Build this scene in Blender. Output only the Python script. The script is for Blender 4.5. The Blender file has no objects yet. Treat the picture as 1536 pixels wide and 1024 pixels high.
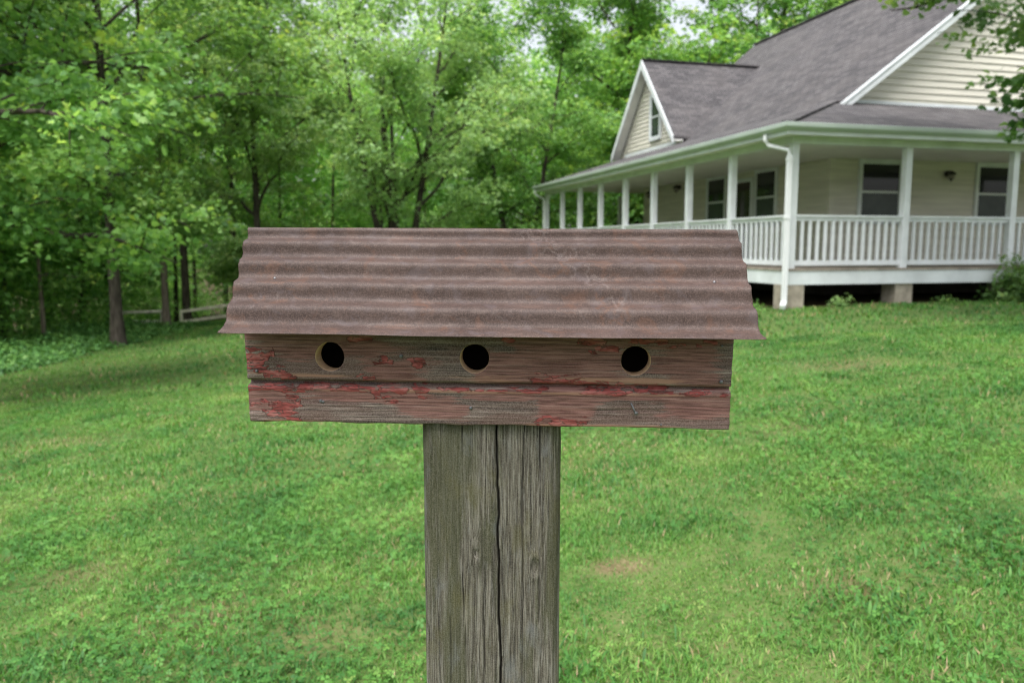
import bpy, math, random
import numpy as np
from mathutils import Vector

S = bpy.context.scene
COL = S.collection
RNG = np.random.default_rng(7)
random.seed(7)
PI = math.pi

# ------------------------------------------------------------------ noise
def _hash(ix, iy, iz, seed):
    h = (ix.astype(np.int64) * 374761393 + iy.astype(np.int64) * 668265263 + iz.astype(np.int64) * 2147483647 + seed * 1274126177)
    h = (h ^ (h >> 13)) * 1274126177
    h = h & 0x7fffffff
    h = (h ^ (h >> 16)) & 0xffff
    return h / 65535.0

def noise(x, y, z=None, seed=0):
    x = np.asarray(x, float); y = np.asarray(y, float)
    z = np.zeros_like(x) if z is None else np.asarray(z, float)
    ix, iy, iz = np.floor(x), np.floor(y), np.floor(z)
    fx, fy, fz = x - ix, y - iy, z - iz
    u, v, w = (t * t * (3 - 2 * t) for t in (fx, fy, fz))
    r = 0
    for dx in (0, 1):
        for dy in (0, 1):
            for dz in (0, 1):
                wt = (u if dx else 1 - u) * (v if dy else 1 - v) * (w if dz else 1 - w)
                r = r + wt * _hash(ix + dx, iy + dy, iz + dz, seed)
    return r * 2 - 1

def fbm(x, y, z=None, octaves=4, seed=0):
    a, s, t = 1.0, 0.0, 0.0
    x = np.asarray(x, float); y = np.asarray(y, float)
    zz = None if z is None else np.asarray(z, float)
    for o in range(octaves):
        s = s + a * noise(x, y, zz, seed + o * 17)
        t += a; a *= .5; x = x * 2.03; y = y * 2.03
        if zz is not None: zz = zz * 2.03
    return s / t

# ------------------------------------------------------------------ mesh helpers
def mesh_np(name, V, F, mats, parent=None, smooth=False, attrs=None, midx=None):
    """V (n,3); F list of arrays each (m,k) of one polygon size."""
    me = bpy.data.meshes.new(name)
    V = np.asarray(V, np.float32)
    me.vertices.add(len(V)); me.vertices.foreach_set('co', V.ravel())
    if not isinstance(F, (list, tuple)): F = [F]
    F = [np.asarray(f, np.int32) for f in F if len(f)]
    nl = sum(f.size for f in F); nf = sum(len(f) for f in F)
    me.loops.add(nl); me.polygons.add(nf)
    me.loops.foreach_set('vertex_index', np.concatenate([f.ravel() for f in F]))
    tot = np.concatenate([np.full(len(f), f.shape[1], np.int32) for f in F])
    st = np.concatenate([[0], np.cumsum(tot)[:-1]]).astype(np.int32)
    me.polygons.foreach_set('loop_start', st)
    if smooth: me.polygons.foreach_set('use_smooth', np.ones(nf, bool))
    if not isinstance(mats, (list, tuple)): mats = [mats]
    for m in mats: me.materials.append(m)
    if midx is not None: me.polygons.foreach_set('material_index', np.asarray(midx, np.int32))
    for k, v in (attrs or {}).items():
        a = me.attributes.new(k, 'FLOAT', 'POINT'); a.data.foreach_set('value', np.asarray(v, np.float32))
    me.update(calc_edges=True); me.validate()
    o = bpy.data.objects.new(name, me); COL.objects.link(o)
    if parent: o.parent = parent
    return o

class MB:
    """collects plain shapes and links them as one mesh object"""
    def __init__(s, off=(0, 0, 0)): s.v = []; s.f = []; s.off = off; s.sm = False
    def add(s, vs, fs):
        n = len(s.v); s.v += [tuple(v) for v in vs]; s.f += [[n + i for i in f] for f in fs]
    def box(s, x0, x1, y0, y1, z0, z1):
        s.add([(x0,y0,z0),(x1,y0,z0),(x1,y1,z0),(x0,y1,z0),(x0,y0,z1),(x1,y0,z1),(x1,y1,z1),(x0,y1,z1)],
              [(0,3,2,1),(4,5,6,7),(0,1,5,4),(1,2,6,5),(2,3,7,6),(3,0,4,7)])
    def bar(s, p, q, w, h, up=(0, 0, 1)):
        p, q = Vector(p), Vector(q); d = (q - p).normalized(); r = d.cross(Vector(up)).normalized(); u = r.cross(d)
        vs = []
        for c in (p, q):
            for a, b in ((-1,-1),(1,-1),(1,1),(-1,1)): vs.append(c + r * (a * w / 2) + u * (b * h / 2))
        s.add(vs, [(3,2,1,0),(4,5,6,7),(0,1,5,4),(1,2,6,5),(2,3,7,6),(3,0,4,7)])
    def slab(s, top, t):
        n = len(top); vs = list(top) + [(x, y, z - t) for x, y, z in top]
        s.add(vs, [tuple(range(n)), tuple(range(2*n-1, n-1, -1))] + [(i, i + n, (i+1) % n + n, (i+1) % n) for i in range(n)])
    def prism(s, prof, axis, lo, hi):
        """profile in the two other axes extruded along axis"""
        def mk(a, b, c):
            return (c, a, b) if axis == 0 else ((a, c, b) if axis == 1 else (a, b, c))
        n = len(prof); vs = [mk(a, b, lo) for a, b in prof] + [mk(a, b, hi) for a, b in prof]
        s.add(vs, [tuple(range(n-1, -1, -1)), tuple(range(n, 2*n))] + [(i, (i+1) % n, (i+1) % n + n, i + n) for i in range(n)])
    def tube(s, pts, rad, n=8):
        pts = [Vector(p) for p in pts]; m = len(pts); base = len(s.v)
        rad = rad if isinstance(rad, (list, tuple)) else [rad] * m
        for i, p in enumerate(pts):
            d = (pts[min(i+1, m-1)] - pts[max(i-1, 0)]).normalized()
            a = Vector((1,0,0)) if abs(d.x) < .8 else Vector((0,1,0))
            r = d.cross(a).normalized(); u = d.cross(r)
            for k in range(n):
                t = 2 * PI * k / n; s.v.append(tuple(p + (r * math.cos(t) + u * math.sin(t)) * rad[i]))
        for i in range(m - 1):
            for k in range(n):
                a = base + i*n + k; b = base + i*n + (k+1) % n; s.f.append([a, b, b + n, a + n])
        s.f.append([base + k for k in range(n-1, -1, -1)]); s.f.append([base + (m-1)*n + k for k in range(n)])
    def lathe(s, prof, c, n=16):
        base = len(s.v); m = len(prof)
        for r, z in prof:
            for k in range(n):
                t = 2*PI*k/n; s.v.append((c[0] + r*math.cos(t), c[1] + r*math.sin(t), c[2] + z))
        for i in range(m-1):
            for k in range(n):
                a = base+i*n+k; b = base+i*n+(k+1) % n; s.f.append([a, b, b+n, a+n])
        s.f.append([base + k for k in range(n-1, -1, -1)]); s.f.append([base + (m-1)*n + k for k in range(n)])
    def build(s, name, mat, parent=None, smooth=False, bevel=0, label=None):
        me = bpy.data.meshes.new(name)
        ox, oy, oz = s.off
        me.from_pydata([(x-ox, y-oy, z-oz) for x, y, z in s.v], [], s.f); me.materials.append(mat)
        me.validate(); me.update()
        if smooth: me.polygons.foreach_set('use_smooth', [True]*len(me.polygons))
        o = bpy.data.objects.new(name, me); COL.objects.link(o)
        if parent: o.parent = parent
        if bevel:
            b = o.modifiers.new('bevel', 'BEVEL'); b.width = bevel; b.segments = 2; b.limit_method = 'ANGLE'
        if label: o['label'] = label
        return o

def thing(name, label, cat, loc=(0,0,0), rot=(0,0,0), group=None):
    o = bpy.data.objects.new(name, None); COL.objects.link(o); o.location = loc; o.rotation_euler = rot
    o.empty_display_size = .1; o['label'] = label; o['category'] = cat
    if group: o['group'] = group
    return o
def tag(o, label=None, cat=None, group=None, kind=None):
    for k, v in (('label', label), ('category', cat), ('group', group), ('kind', kind)):
        if v: o[k] = v
    return o

# ------------------------------------------------------------------ materials
class NT:
    def __init__(s, name):
        s.m = bpy.data.materials.new(name); s.m.use_nodes = True; s.t = s.m.node_tree; s.t.nodes.clear()
        s.out = s.n('ShaderNodeOutputMaterial')
    def n(s, typ, **k):
        o = s.t.nodes.new(typ)
        for a, v in k.items(): setattr(o, a, v)
        return o
    def L(s, a, b): s.t.links.new(a, b)
    def val(s, inp, v):
        if hasattr(v, 'is_output'): s.L(v, inp)
        else: inp.default_value = v
    def coord(s, which='Object', scale=(1,1,1), loc=(0,0,0)):
        c = s.n('ShaderNodeTexCoord'); m = s.n('ShaderNodeMapping'); m.inputs['Scale'].default_value = scale; m.inputs['Location'].default_value = loc
        s.L(c.outputs[which], m.inputs['Vector']); return m.outputs[0]
    def noise(s, vec, scale, detail=6, rough=.6, dist=0):
        o = s.n('ShaderNodeTexNoise'); s.L(vec, o.inputs['Vector'])
        o.inputs['Scale'].default_value = scale; o.inputs['Detail'].default_value = detail; o.inputs['Roughness'].default_value = rough; o.inputs['Distortion'].default_value = dist
        return o.outputs[0]
    def voro(s, vec, scale, feature='DISTANCE_TO_EDGE'):
        o = s.n('ShaderNodeTexVoronoi', feature=feature); s.L(vec, o.inputs['Vector']); o.inputs['Scale'].default_value = scale; return o.outputs['Distance']
    def ramp(s, fac, stops, interp='LINEAR'):
        o = s.n('ShaderNodeValToRGB'); e = o.color_ramp.elements; o.color_ramp.interpolation = interp
        while len(e) < len(stops): e.new(.5)
        for el, (p, c) in zip(e, stops):
            el.position = p; el.color = (c, c, c, 1) if isinstance(c, (int, float)) else (*c, 1)
        s.val(o.inputs[0], fac); return o.outputs[0]
    def mix(s, fac, a, b, mode='MIX'):
        o = s.n('ShaderNodeMix', data_type='RGBA', blend_type=mode); s.val(o.inputs[0], fac)
        for i, v in ((6, a), (7, b)):
            if hasattr(v, 'is_output'): s.L(v, o.inputs[i])
            else: o.inputs[i].default_value = (*v, 1)
        return o.outputs[2]
    def math(s, op, a, b=0, c=None, clamp=False):
        o = s.n('ShaderNodeMath', operation=op, use_clamp=clamp); s.val(o.inputs[0], a); s.val(o.inputs[1], b)
        if c is not None: s.val(o.inputs[2], c)
        return o.outputs[0]
    def attr(s, name): return s.n('ShaderNodeAttribute', attribute_name=name).outputs['Fac']
    def bump(s, h, strength, dist, normal=None):
        o = s.n('ShaderNodeBump'); s.L(h, o.inputs['Height']); o.inputs['Strength'].default_value = strength; o.inputs['Distance'].default_value = dist
        if normal: s.L(normal, o.inputs['Normal'])
        return o.outputs[0]
    def bsdf(s, col, rough=.7, spec=.3, normal=None, metal=0):
        o = s.n('ShaderNodeBsdfPrincipled')
        if hasattr(col, 'is_output'): s.L(col, o.inputs['Base Color'])
        else: o.inputs['Base Color'].default_value = (*col, 1)
        s.val(o.inputs['Roughness'], rough); s.val(o.inputs['Specular IOR Level'], spec); o.inputs['Metallic'].default_value = metal
        if normal: s.L(normal, o.inputs['Normal'])
        return o.outputs[0]
    def done(s, sh): s.L(sh, s.out.inputs['Surface']); return s.m

def plain(name, col, rough=.6, spec=.3, var=.12, scale=6, bumpd=0.0, stretch=(1,1,1), metal=0):
    t = NT(name); v = t.coord('Object', stretch)
    n = t.noise(v, scale, 6, .6)
    dark = tuple(c*(1-var*1.6) for c in col); lite = tuple(min(1, c*(1+var)) for c in col)
    c = t.ramp(n, [(.3, dark), (.7, lite)])
    nm = t.bump(t.noise(v, scale*6, 4), .5, bumpd) if bumpd else None
    return t.done(t.bsdf(c, rough, spec, nm, metal))

def leaf_material(name, stops, trans=.35, rough=.45, spec=.35, hue=.004, tcol=(1.4, 1.32, .85)):
    t = NT(name); a = t.attr('tint')
    c = t.ramp(a, stops)
    oi = t.n('ShaderNodeObjectInfo')
    h = t.n('ShaderNodeHueSaturation'); t.L(c, h.inputs['Color'])
    t.L(t.math('MULTIPLY_ADD', oi.outputs['Random'], hue*2, .5 - hue), h.inputs['Hue'])
    t.L(t.math('MULTIPLY_ADD', oi.outputs['Random'], .14, .95), h.inputs['Value'])
    c = h.outputs[0]
    p = t.bsdf(c, rough, spec)
    tr = t.n('ShaderNodeBsdfTranslucent'); tc = t.mix(1, c, tcol, 'MULTIPLY'); t.L(tc, tr.inputs[0])
    m = t.n('ShaderNodeMixShader'); m.inputs[0].default_value = trans; t.L(p, m.inputs[1]); t.L(tr.outputs[0], m.inputs[2])
    return t.done(m.outputs[0])

# bare earth patches showing through the lawn: x, y, radius
BARE = [(.49, 3.4, .20, .75), (-2.2, 3.9, .3, .45), (-1.35, 3.25, .3, .35), (-.75, 3.0, .25, .3), (3.4, 8.0, .6, .5), (1.3, 3.0, .25, .45), (-4.5, 7.6, .8, .35), (2.0, 5.6, .35, .35)]
def mk_barn(name, painted):
    t = NT(name); 
    v = t.coord('Object', (5, 5, 330)); g = t.noise(v, 1.0, 5, .65, .6)
    v2 = t.coord('Object', (16, 16, 900)); g2 = t.noise(v2, 1.0, 3, .6)
    vb = t.coord('Object', (9, 9, 40)); big = t.noise(vb, 1.0, 5, .6)
    sp = t.noise(t.coord('Object', (1, 1, 1)), 700, 3, .7)
    wood = t.ramp(g, [(.37, (.012, .0075, .006)), (.45, (.066, .045, .037)), (.54, (.165, .123, .104)), (.64, (.34, .285, .25))])
    wood = t.mix(t.ramp(g2, [(.40, .8), (.49, 0)]), wood, (.016, .011, .009))
    wood = t.mix(t.ramp(big, [(.46, 0), (.56, .7)]), wood, (.100, .053, .042), 'MIX')
    wood = t.mix(.28, wood, t.ramp(sp, [(.40, (.036, .027, .023)), (.60, (.33, .275, .25))]))
    if painted:
        w = t.attr('wash'); p = t.attr('paint'); tn = t.attr('tan')
        fine = t.noise(t.coord('Object', (17, 17, 430)), 1.0, 5, .65, .5); med = t.noise(t.coord('Object', (90, 90, 130)), 1.0, 4, .6)
        wm = t.math('ADD', w, t.math('MULTIPLY_ADD', fine, 1.0, -.5))
        wm = t.ramp(wm, [(.14, 0), (.26, .72)])
        redw = t.mix(t.ramp(fine, [(.42, 1), (.56, 0)]), (.235, .118, .100), (.092, .038, .032))
        wood = t.mix(wm, wood, redw)
        tm = t.math('ADD', tn, t.math('MULTIPLY_ADD', fine, .8, -.4)); tm = t.ramp(tm, [(.05, 0), (.5, .8)])
        wood = t.mix(tm, wood, (.29, .165, .115))
        # cracked paint skin
        cell = t.voro(t.coord('Object', (62, 62, 120)), 1.0); n_ = t.noise(t.coord('Object', (1, 1, 1)), 260, 4, .6)
        crackl = t.ramp(t.math('ADD', cell, t.math('MULTIPLY_ADD', n_, .5, -.22)), [(.00, 0), (.045, 1)])
        vo = t.n('ShaderNodeTexVoronoi', feature='F1'); t.L(t.coord('Object', (75, 75, 190)), vo.inputs['Vector']); vo.inputs['Scale'].default_value = 1
        sc_ = t.n('ShaderNodeSeparateColor'); t.L(vo.outputs['Color'], sc_.inputs[0])
        pm0 = t.math('ADD', t.math('MULTIPLY', p, .75), t.math('ADD', t.math('MULTIPLY_ADD', sc_.outputs[0], .62, -.33), t.math('MULTIPLY_ADD', med, .5, -.29)))
        pedge = t.ramp(pm0, [(.03, 0), (.06, 1)])
        pm = t.math('MULTIPLY', pedge, t.ramp(crackl, [(0, .12), (1, 1)]))
        pm = t.math('MULTIPLY', pm, t.ramp(t.noise(t.coord('Object', (40, 40, 700)), 1.0, 3, .6), [(.34, .1), (.42, 1)]))
        red = t.ramp(t.noise(t.coord('Object', (30, 30, 120)), 1.0, 4), [(.36, (.130, .032, .028)), (.50, (.235, .056, .050)), (.63, (.30, .122, .108))])
        # dark rim along the edges of the paint
        rimm = t.ramp(pm0, [(-.0, 0), (.03, .55), (.08, 0)]); col = t.mix(rimm, wood, (.022, .011, .009))
        col = t.mix(pm, col, red)
        h = t.math('ADD', t.math('MULTIPLY', g, .5), t.math('ADD', t.math('MULTIPLY', pm, .9), t.math('MULTIPLY', g2, .3)))
        rough = t.ramp(pm, [(0, .9), (1, .62)])
    else:
        col = wood; h = g; rough = .9
    nm = t.bump(h, 1.0, .0022); nm = t.bump(sp, .35, .0006, nm)
    return t.done(t.bsdf(col, rough, .22, nm))
M_barn = mk_barn('barn_wood_painted', True); M_barn2 = mk_barn('barn_wood', False)
def mk_raw():
    t = NT('fresh_cut_wood'); n = t.noise(t.coord('Object', (300, 60, 300)), 1, 4)
    return t.done(t.bsdf(t.ramp(n, [(.3, (.46, .30, .185)), (.7, (.62, .45, .30))]), .8, .2))
M_rawwood = mk_raw()
def mk_roofmetal():
    t = NT('rusty_sheet_metal')
    v = t.coord('Object', (7, 11, 11)); n1 = t.noise(v, 1.6, 6, .62, .4)
    n2 = t.noise(t.coord('Object'), 620, 3, .75); n3 = t.noise(t.coord('Object', (22, 60, 60)), 1.2, 5, .6); n4 = t.noise(t.coord('Object'), 34, 5, .65, .5)
    c = t.ramp(n1, [(.36, (.038, .0225, .0185)), (.46, (.050, .0308, .0255)), (.55, (.063, .0398, .0332)), (.66, (.082, .053, .045))])
    c = t.mix(.40, c, t.ramp(n2, [(.38, (.009, .006, .005)), (.5, (.050, .031, .026)), (.63, (.165, .117, .103))]))
    c = t.mix(t.ramp(n4, [(.56, 0), (.66, .38)]), c, (.110, .052, .031))
    c = t.mix(t.ramp(n4, [(.36, .5), (.45, 0)]), c, (.080, .062, .064))
    c = t.mix(t.ramp(n3, [(.58, 0), (.68, .3)]), c, (.14, .103, .09))
    r = t.attr('rust'); rm = t.math('MULTIPLY', r, t.ramp(t.noise(t.coord('Object'), 300, 3, .6), [(.35, .1), (.6, 1)]))
    c = t.mix(t.math('MULTIPLY', rm, .40), c, (.15, .062, .027))
    s = t.attr('scratch'); sm = t.math('MULTIPLY', s, t.ramp(t.noise(t.coord('Object'), 500, 3, .6), [(.33, .1), (.58, 1)]))
    c = t.mix(t.math('MULTIPLY', sm, .30), c, (.24, .20, .19))
    nm = t.bump(n2, .30, .0005); nm = t.bump(n4, .25, .002, nm)
    ro = t.ramp(n1, [(.3, .66), (.7, .50)])
    return t.done(t.bsdf(c, ro, .30, nm))
M_roofmetal = mk_roofmetal()
def mk_post():
    t = NT('weathered_post_wood')
    g = t.noise(t.coord('Object', (260, 260, 5.5)), 1, 6, .65, .8); f = t.noise(t.coord('Object', (850, 850, 26)), 1, 3, .65); b = t.noise(t.coord('Object', (26, 26, 3.2)), 1, 5, .62, .5); m = t.noise(t.coord('Object', (14, 14, 7)), 1, 5, .65)
    sp = t.noise(t.coord('Object'), 560, 3, .7)
    c = t.ramp(g, [(.37, (.020, .017, .0125)), (.45, (.074, .065, .047)), (.53, (.145, .132, .100)), (.64, (.27, .252, .21))])
    c = t.mix(t.ramp(f, [(.40, .6), (.48, 0)]), c, (.016, .011, .008)); c = t.mix(t.ramp(f, [(.52, 0), (.62, .6)]), c, (.25, .245, .22))
    c = t.mix(t.ramp(b, [(.47, 0), (.56, .72)]), c, (.050, .055, .020))
    c = t.mix(t.ramp(m, [(.53, 0), (.62, .5)]), c, (.085, .080, .022)); c = t.mix(t.ramp(m, [(.37, .55), (.45, 0)]), c, (.155, .165, .168))
    c = t.mix(t.math('MULTIPLY', t.attr('knot'), .35), c, (.05, .045, .03))
    c = t.mix(.22, c, t.ramp(sp, [(.40, (.02, .018, .014)), (.60, (.24, .23, .20))]))
    c = t.mix(t.math('MULTIPLY', t.attr('crack'), .9, clamp=True), c, (.012, .010, .008))
    h = t.math('ADD', g, t.math('MULTIPLY', f, .6)); nm = t.bump(h, 1.0, .0028); nm = t.bump(sp, .4, .0006, nm)
    return t.done(t.bsdf(c, .9, .2, nm))
M_post = mk_post()
M_innershade = plain('inner_wood_painted_shade', (.022, .016, .013), .95, .1, .2, 20)  # near-black colour stands in for the shade inside the box
M_nail = plain('galvanised_nail', (.13, .135, .145), .45, .5, .3, 300, metal=.4)
M_nailbright = plain('bright_nail', (.20, .20, .21), .45, .4, .1, 300, metal=.7)
def mk_ground():
    t = NT('ground_earth'); v = t.coord('Object')
    n = t.noise(v, 7, 6, .65); n2 = t.noise(v, 60, 4, .65); n3 = t.noise(v, .5, 4, .6)
    soil = t.ramp(n, [(.3, (.040, .085, .020)), (.5, (.070, .130, .030)), (.7, (.120, .150, .055))])
    soil = t.mix(t.ramp(n2, [(.48, 0), (.75, .6)]), soil, (.19, .13, .08))
    far = t.ramp(n3, [(.35, (.055, .135, .018)), (.65, (.085, .18, .026))])
    litter = t.ramp(t.noise(v, 14, 6, .7), [(.3, (.022, .016, .009)), (.55, (.060, .042, .022)), (.75, (.030, .050, .012))])
    for (bx, by, br, st) in BARE:
        d = t.n('ShaderNodeVectorMath', operation='DISTANCE'); mp = t.n('ShaderNodeMapping'); t.L(v, mp.inputs[0]); mp.inputs['Scale'].default_value = (1, 1.25, 0); t.L(mp.outputs[0], d.inputs[0]); d.inputs[1].default_value = (bx, by*1.25, 0)
        k = t.math('ADD', t.math('DIVIDE', d.outputs['Value'], br), t.math('MULTIPLY_ADD', n, 1.6, -.8))
        soil = t.mix(t.ramp(k, [(.35, min(1, st)*.9), (1.15, 0)]), soil, t.ramp(n2, [(.35, (.10, .062, .036)), (.5, (.16, .108, .066)), (.65, (.25, .178, .115))]))
    c = t.mix(t.attr('lawn'), litter, soil)
    nm = t.bump(n2, .6, .01)
    return t.done(t.bsdf(c, .95, .1, nm))
M_ground = mk_ground()
M_grass = leaf_material('grass_blades', [(0, (.034, .115, .028)), (.3, (.064, .190, .039)), (.55, (.108, .258, .049)), (.8, (.172, .308, .067)), (.93, (.29, .37, .12)), (1, (.38, .29, .17))], 0.35, .5, .3, 0, (1.2, 1.15, .6))
G = lambda s: [(0, tuple(c*s for c in (.055, .135, .040))), (.4, tuple(c*s for c in (.125, .255, .070))), (.75, tuple(c*s for c in (.215, .360, .098))), (1, tuple(c*s for c in (.33, .43, .085)))]
M_leaf = leaf_material('maple_leaves', G(1.34), .5, .45, .4, .006)
M_leaflite = leaf_material('light_green_leaves', [(0, (.15, .27, .11)), (.4, (.265, .43, .165)), (.75, (.36, .52, .21)), (1, (.46, .57, .23))], .5, .5, .35)
M_leafdark = leaf_material('deep_green_leaves', G(.95), .40, .42, .4)
M_leafwood = leaf_material('woodland_leaves', G(1.42), .5, .5, .35, .004)
M_under = leaf_material('undergrowth_leaves', [(0, (.034, .11, .034)), (.5, (.085, .21, .055)), (1, (.16, .31, .075))], .3, .5, .3)
M_bark = plain('tree_bark', (.075, .064, .053), .95, .1, .45, 5, .02, (3, 3, .6))
M_barkpale = plain('pale_bark', (.20, .165, .13), .95, .1, .35, 5, .02, (3, 3, .6))
M_white = plain('white_paint', (.70, .73, .76), .5, .35, .10, 2)
M_trim = plain('white_trim', (.68, .72, .74), .45, .4, .10, 2)
M_siding = plain('cream_siding', (.66, .635, .555), .55, .3, .11, 1.5, 0, (.5, .5, 9))
M_ceiling = plain('porch_ceiling', (.74, .74, .71), .6, .3, .06, 2)
M_deck = plain('deck_boards', (.30, .26, .22), .85, .2, .3, 4)
M_concrete = plain('concrete_block', (.36, .32, .26), .95, .15, .22, 7, .006)
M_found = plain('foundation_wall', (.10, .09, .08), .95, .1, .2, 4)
M_gutter = plain('gutter_metal', (.46, .53, .49), .4, .4, .07, 1.5)  # green of the reflected grass is put into this colour
M_down = plain('downspout_metal', (.76, .78, .80), .35, .45, .03, 3)
M_pane = plain('window_glass', (.012, .015, .015), .06, .5, .1, 1)
M_screen = plain('window_screen', (.040, .050, .050), .25, .5, .2, 3)
M_door = plain('storm_door_glass', (.030, .016, .014), .08, .5, .3, 2)
M_black = plain('black_iron', (.025, .022, .02), .5, .4, .2, 20)
M_lampglass = plain('lamp_glass', (.30, .28, .24), .2, .5, .1, 10)
M_railwood = plain('grey_rail_wood', (.78, .72, .62), .9, .2, .2, 5, .003)
M_railwood2 = plain('old_rail_wood', (.60, .57, .50), .9, .2, .25, 5, .003)
def mk_shingle():
    t = NT('roof_shingles'); 
    # courses follow the slope: use height for the course lines and a noise per tab
    tc = t.n('ShaderNodeTexCoord'); sx = t.n('ShaderNodeSeparateXYZ'); t.L(tc.outputs['Object'], sx.inputs[0])
    cx = t.n('ShaderNodeCombineXYZ'); sn = t.n('ShaderNodeSeparateXYZ'); t.L(tc.outputs['Normal'], sn.inputs[0])
    sel = t.math('GREATER_THAN', t.math('ABSOLUTE', sn.outputs[0]), t.math('ABSOLUTE', sn.outputs[1]))
    t.L(t.math('ADD', t.math('MULTIPLY', sel, sx.outputs[1]), t.math('MULTIPLY', t.math('SUBTRACT', 1, sel), sx.outputs[0])), cx.inputs[0]); t.L(sx.outputs[2], cx.inputs[1])
    b = t.n('ShaderNodeTexBrick'); t.L(cx.outputs[0], b.inputs['Vector']); b.inputs['Scale'].default_value = 1; b.inputs['Brick Width'].default_value = .30; b.inputs['Row Height'].default_value = .092; b.inputs['Mortar Size'].default_value = .012; b.inputs['Bias'].default_value = -.1
    b.inputs['Color1'].default_value = (.050, .0485, .053, 1); b.inputs['Color2'].default_value = (.142, .135, .139, 1); b.inputs['Mortar'].default_value = (.018, .016, .019, 1)
    n = t.noise(tc.outputs['Object'], .9, 5, .6); f = t.noise(tc.outputs['Object'], 17, 4, .75)
    c = t.mix(.32, b.outputs[0], t.ramp(f, [(.40, (.052, .050, .054)), (.60, (.15, .142, .144))]))
    c = t.mix(t.ramp(n, [(.45, 0), (.6, .22)]), c, (.140, .128, .126))
    nm = t.bump(b.outputs['Fac'], .4, .01); nm = t.bump(f, .4, .006, nm)
    return t.done(t.bsdf(c, .9, .2, nm))
M_shingle = mk_shingle()

# ------------------------------------------------------------------ terrain
def softmin(a, c, k=1.2): return -np.logaddexp(-a*k, -c*k)/k
def gz(x, y):
    x = np.asarray(x, float); y = np.asarray(y, float)
    xe = softmin(np.maximum(x, -40), 5.4)
    ye = np.clip(y, -20, 70)
    return .0914*xe - .0089*(ye-2.6) - .03*np.log1p(np.exp(np.clip(ye-25, -30, 60)))*(ye < 400) + .012*fbm(x*.9, y*.9, octaves=3, seed=3)
def edge_x(y):   # left limit of the mown lawn
    return -9.6 - .06*(y-15) - np.maximum(0, y-24)*.1 - np.maximum(0, y-28.5)*1.2 + .25*noise(np.asarray(y, float)*.6, np.asarray(y, float)*0, seed=9)
HC = np.array([5.063, 14.6]); HR = np.array([.967, .2547]); HL = np.array([-.2547, .967])
def hab(x, y):
    dx = x-HC[0]; dy = y-HC[1]; return dx*HR[0]+dy*HR[1], dx*HL[0]+dy*HL[1]
def lawnmask(x, y):
    a, b = hab(x, y)
    m = np.clip((x-edge_x(y))/.35 + .5, 0, 1)*np.clip((36-y)/2, 0, 1)
    return m*(1-((a > -.1) & (b > -.1)))

def axis(lo, hi, fine_lo, fine_hi, step, grow=1.18):
    c = list(np.arange(fine_lo, fine_hi+1e-6, step)); d = step
    while c[-1] < hi: d *= grow; c.append(c[-1]+d)
    d = step; l = [c[0]]
    while l[-1] > lo: d *= grow; l.append(l[-1]-d)
    return np.array(l[:0:-1]+c)
gx = axis(-400, 400, -16, 16, .25); gy = axis(-60, 600, 0, 34, .25)
GX, GY = np.meshgrid(gx, gy)
GZ = gz(GX, GY)
nx, ny = len(gx), len(gy)
idx = np.arange(nx*ny).reshape(ny, nx)
quads = np.stack([idx[:-1,:-1], idx[:-1,1:], idx[1:,1:], idx[1:,:-1]], -1).reshape(-1, 4)
lm = lawnmask(GX, GY).ravel()
ground = mesh_np('ground', np.stack([GX, GY, GZ], -1).reshape(-1, 3), quads, M_ground, smooth=True, attrs={'lawn': lm})
tag(ground, kind='structure')

def bareness(x, y):
    r = np.zeros_like(x)
    for bx, by, br, st in BARE:
        d = np.hypot(x-bx, (y-by)/.8)/br + .5*fbm(x*6, y*6, octaves=2, seed=21)
        r = np.maximum(r, st*np.clip(1.25-d, 0, 1))
    return r

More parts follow.
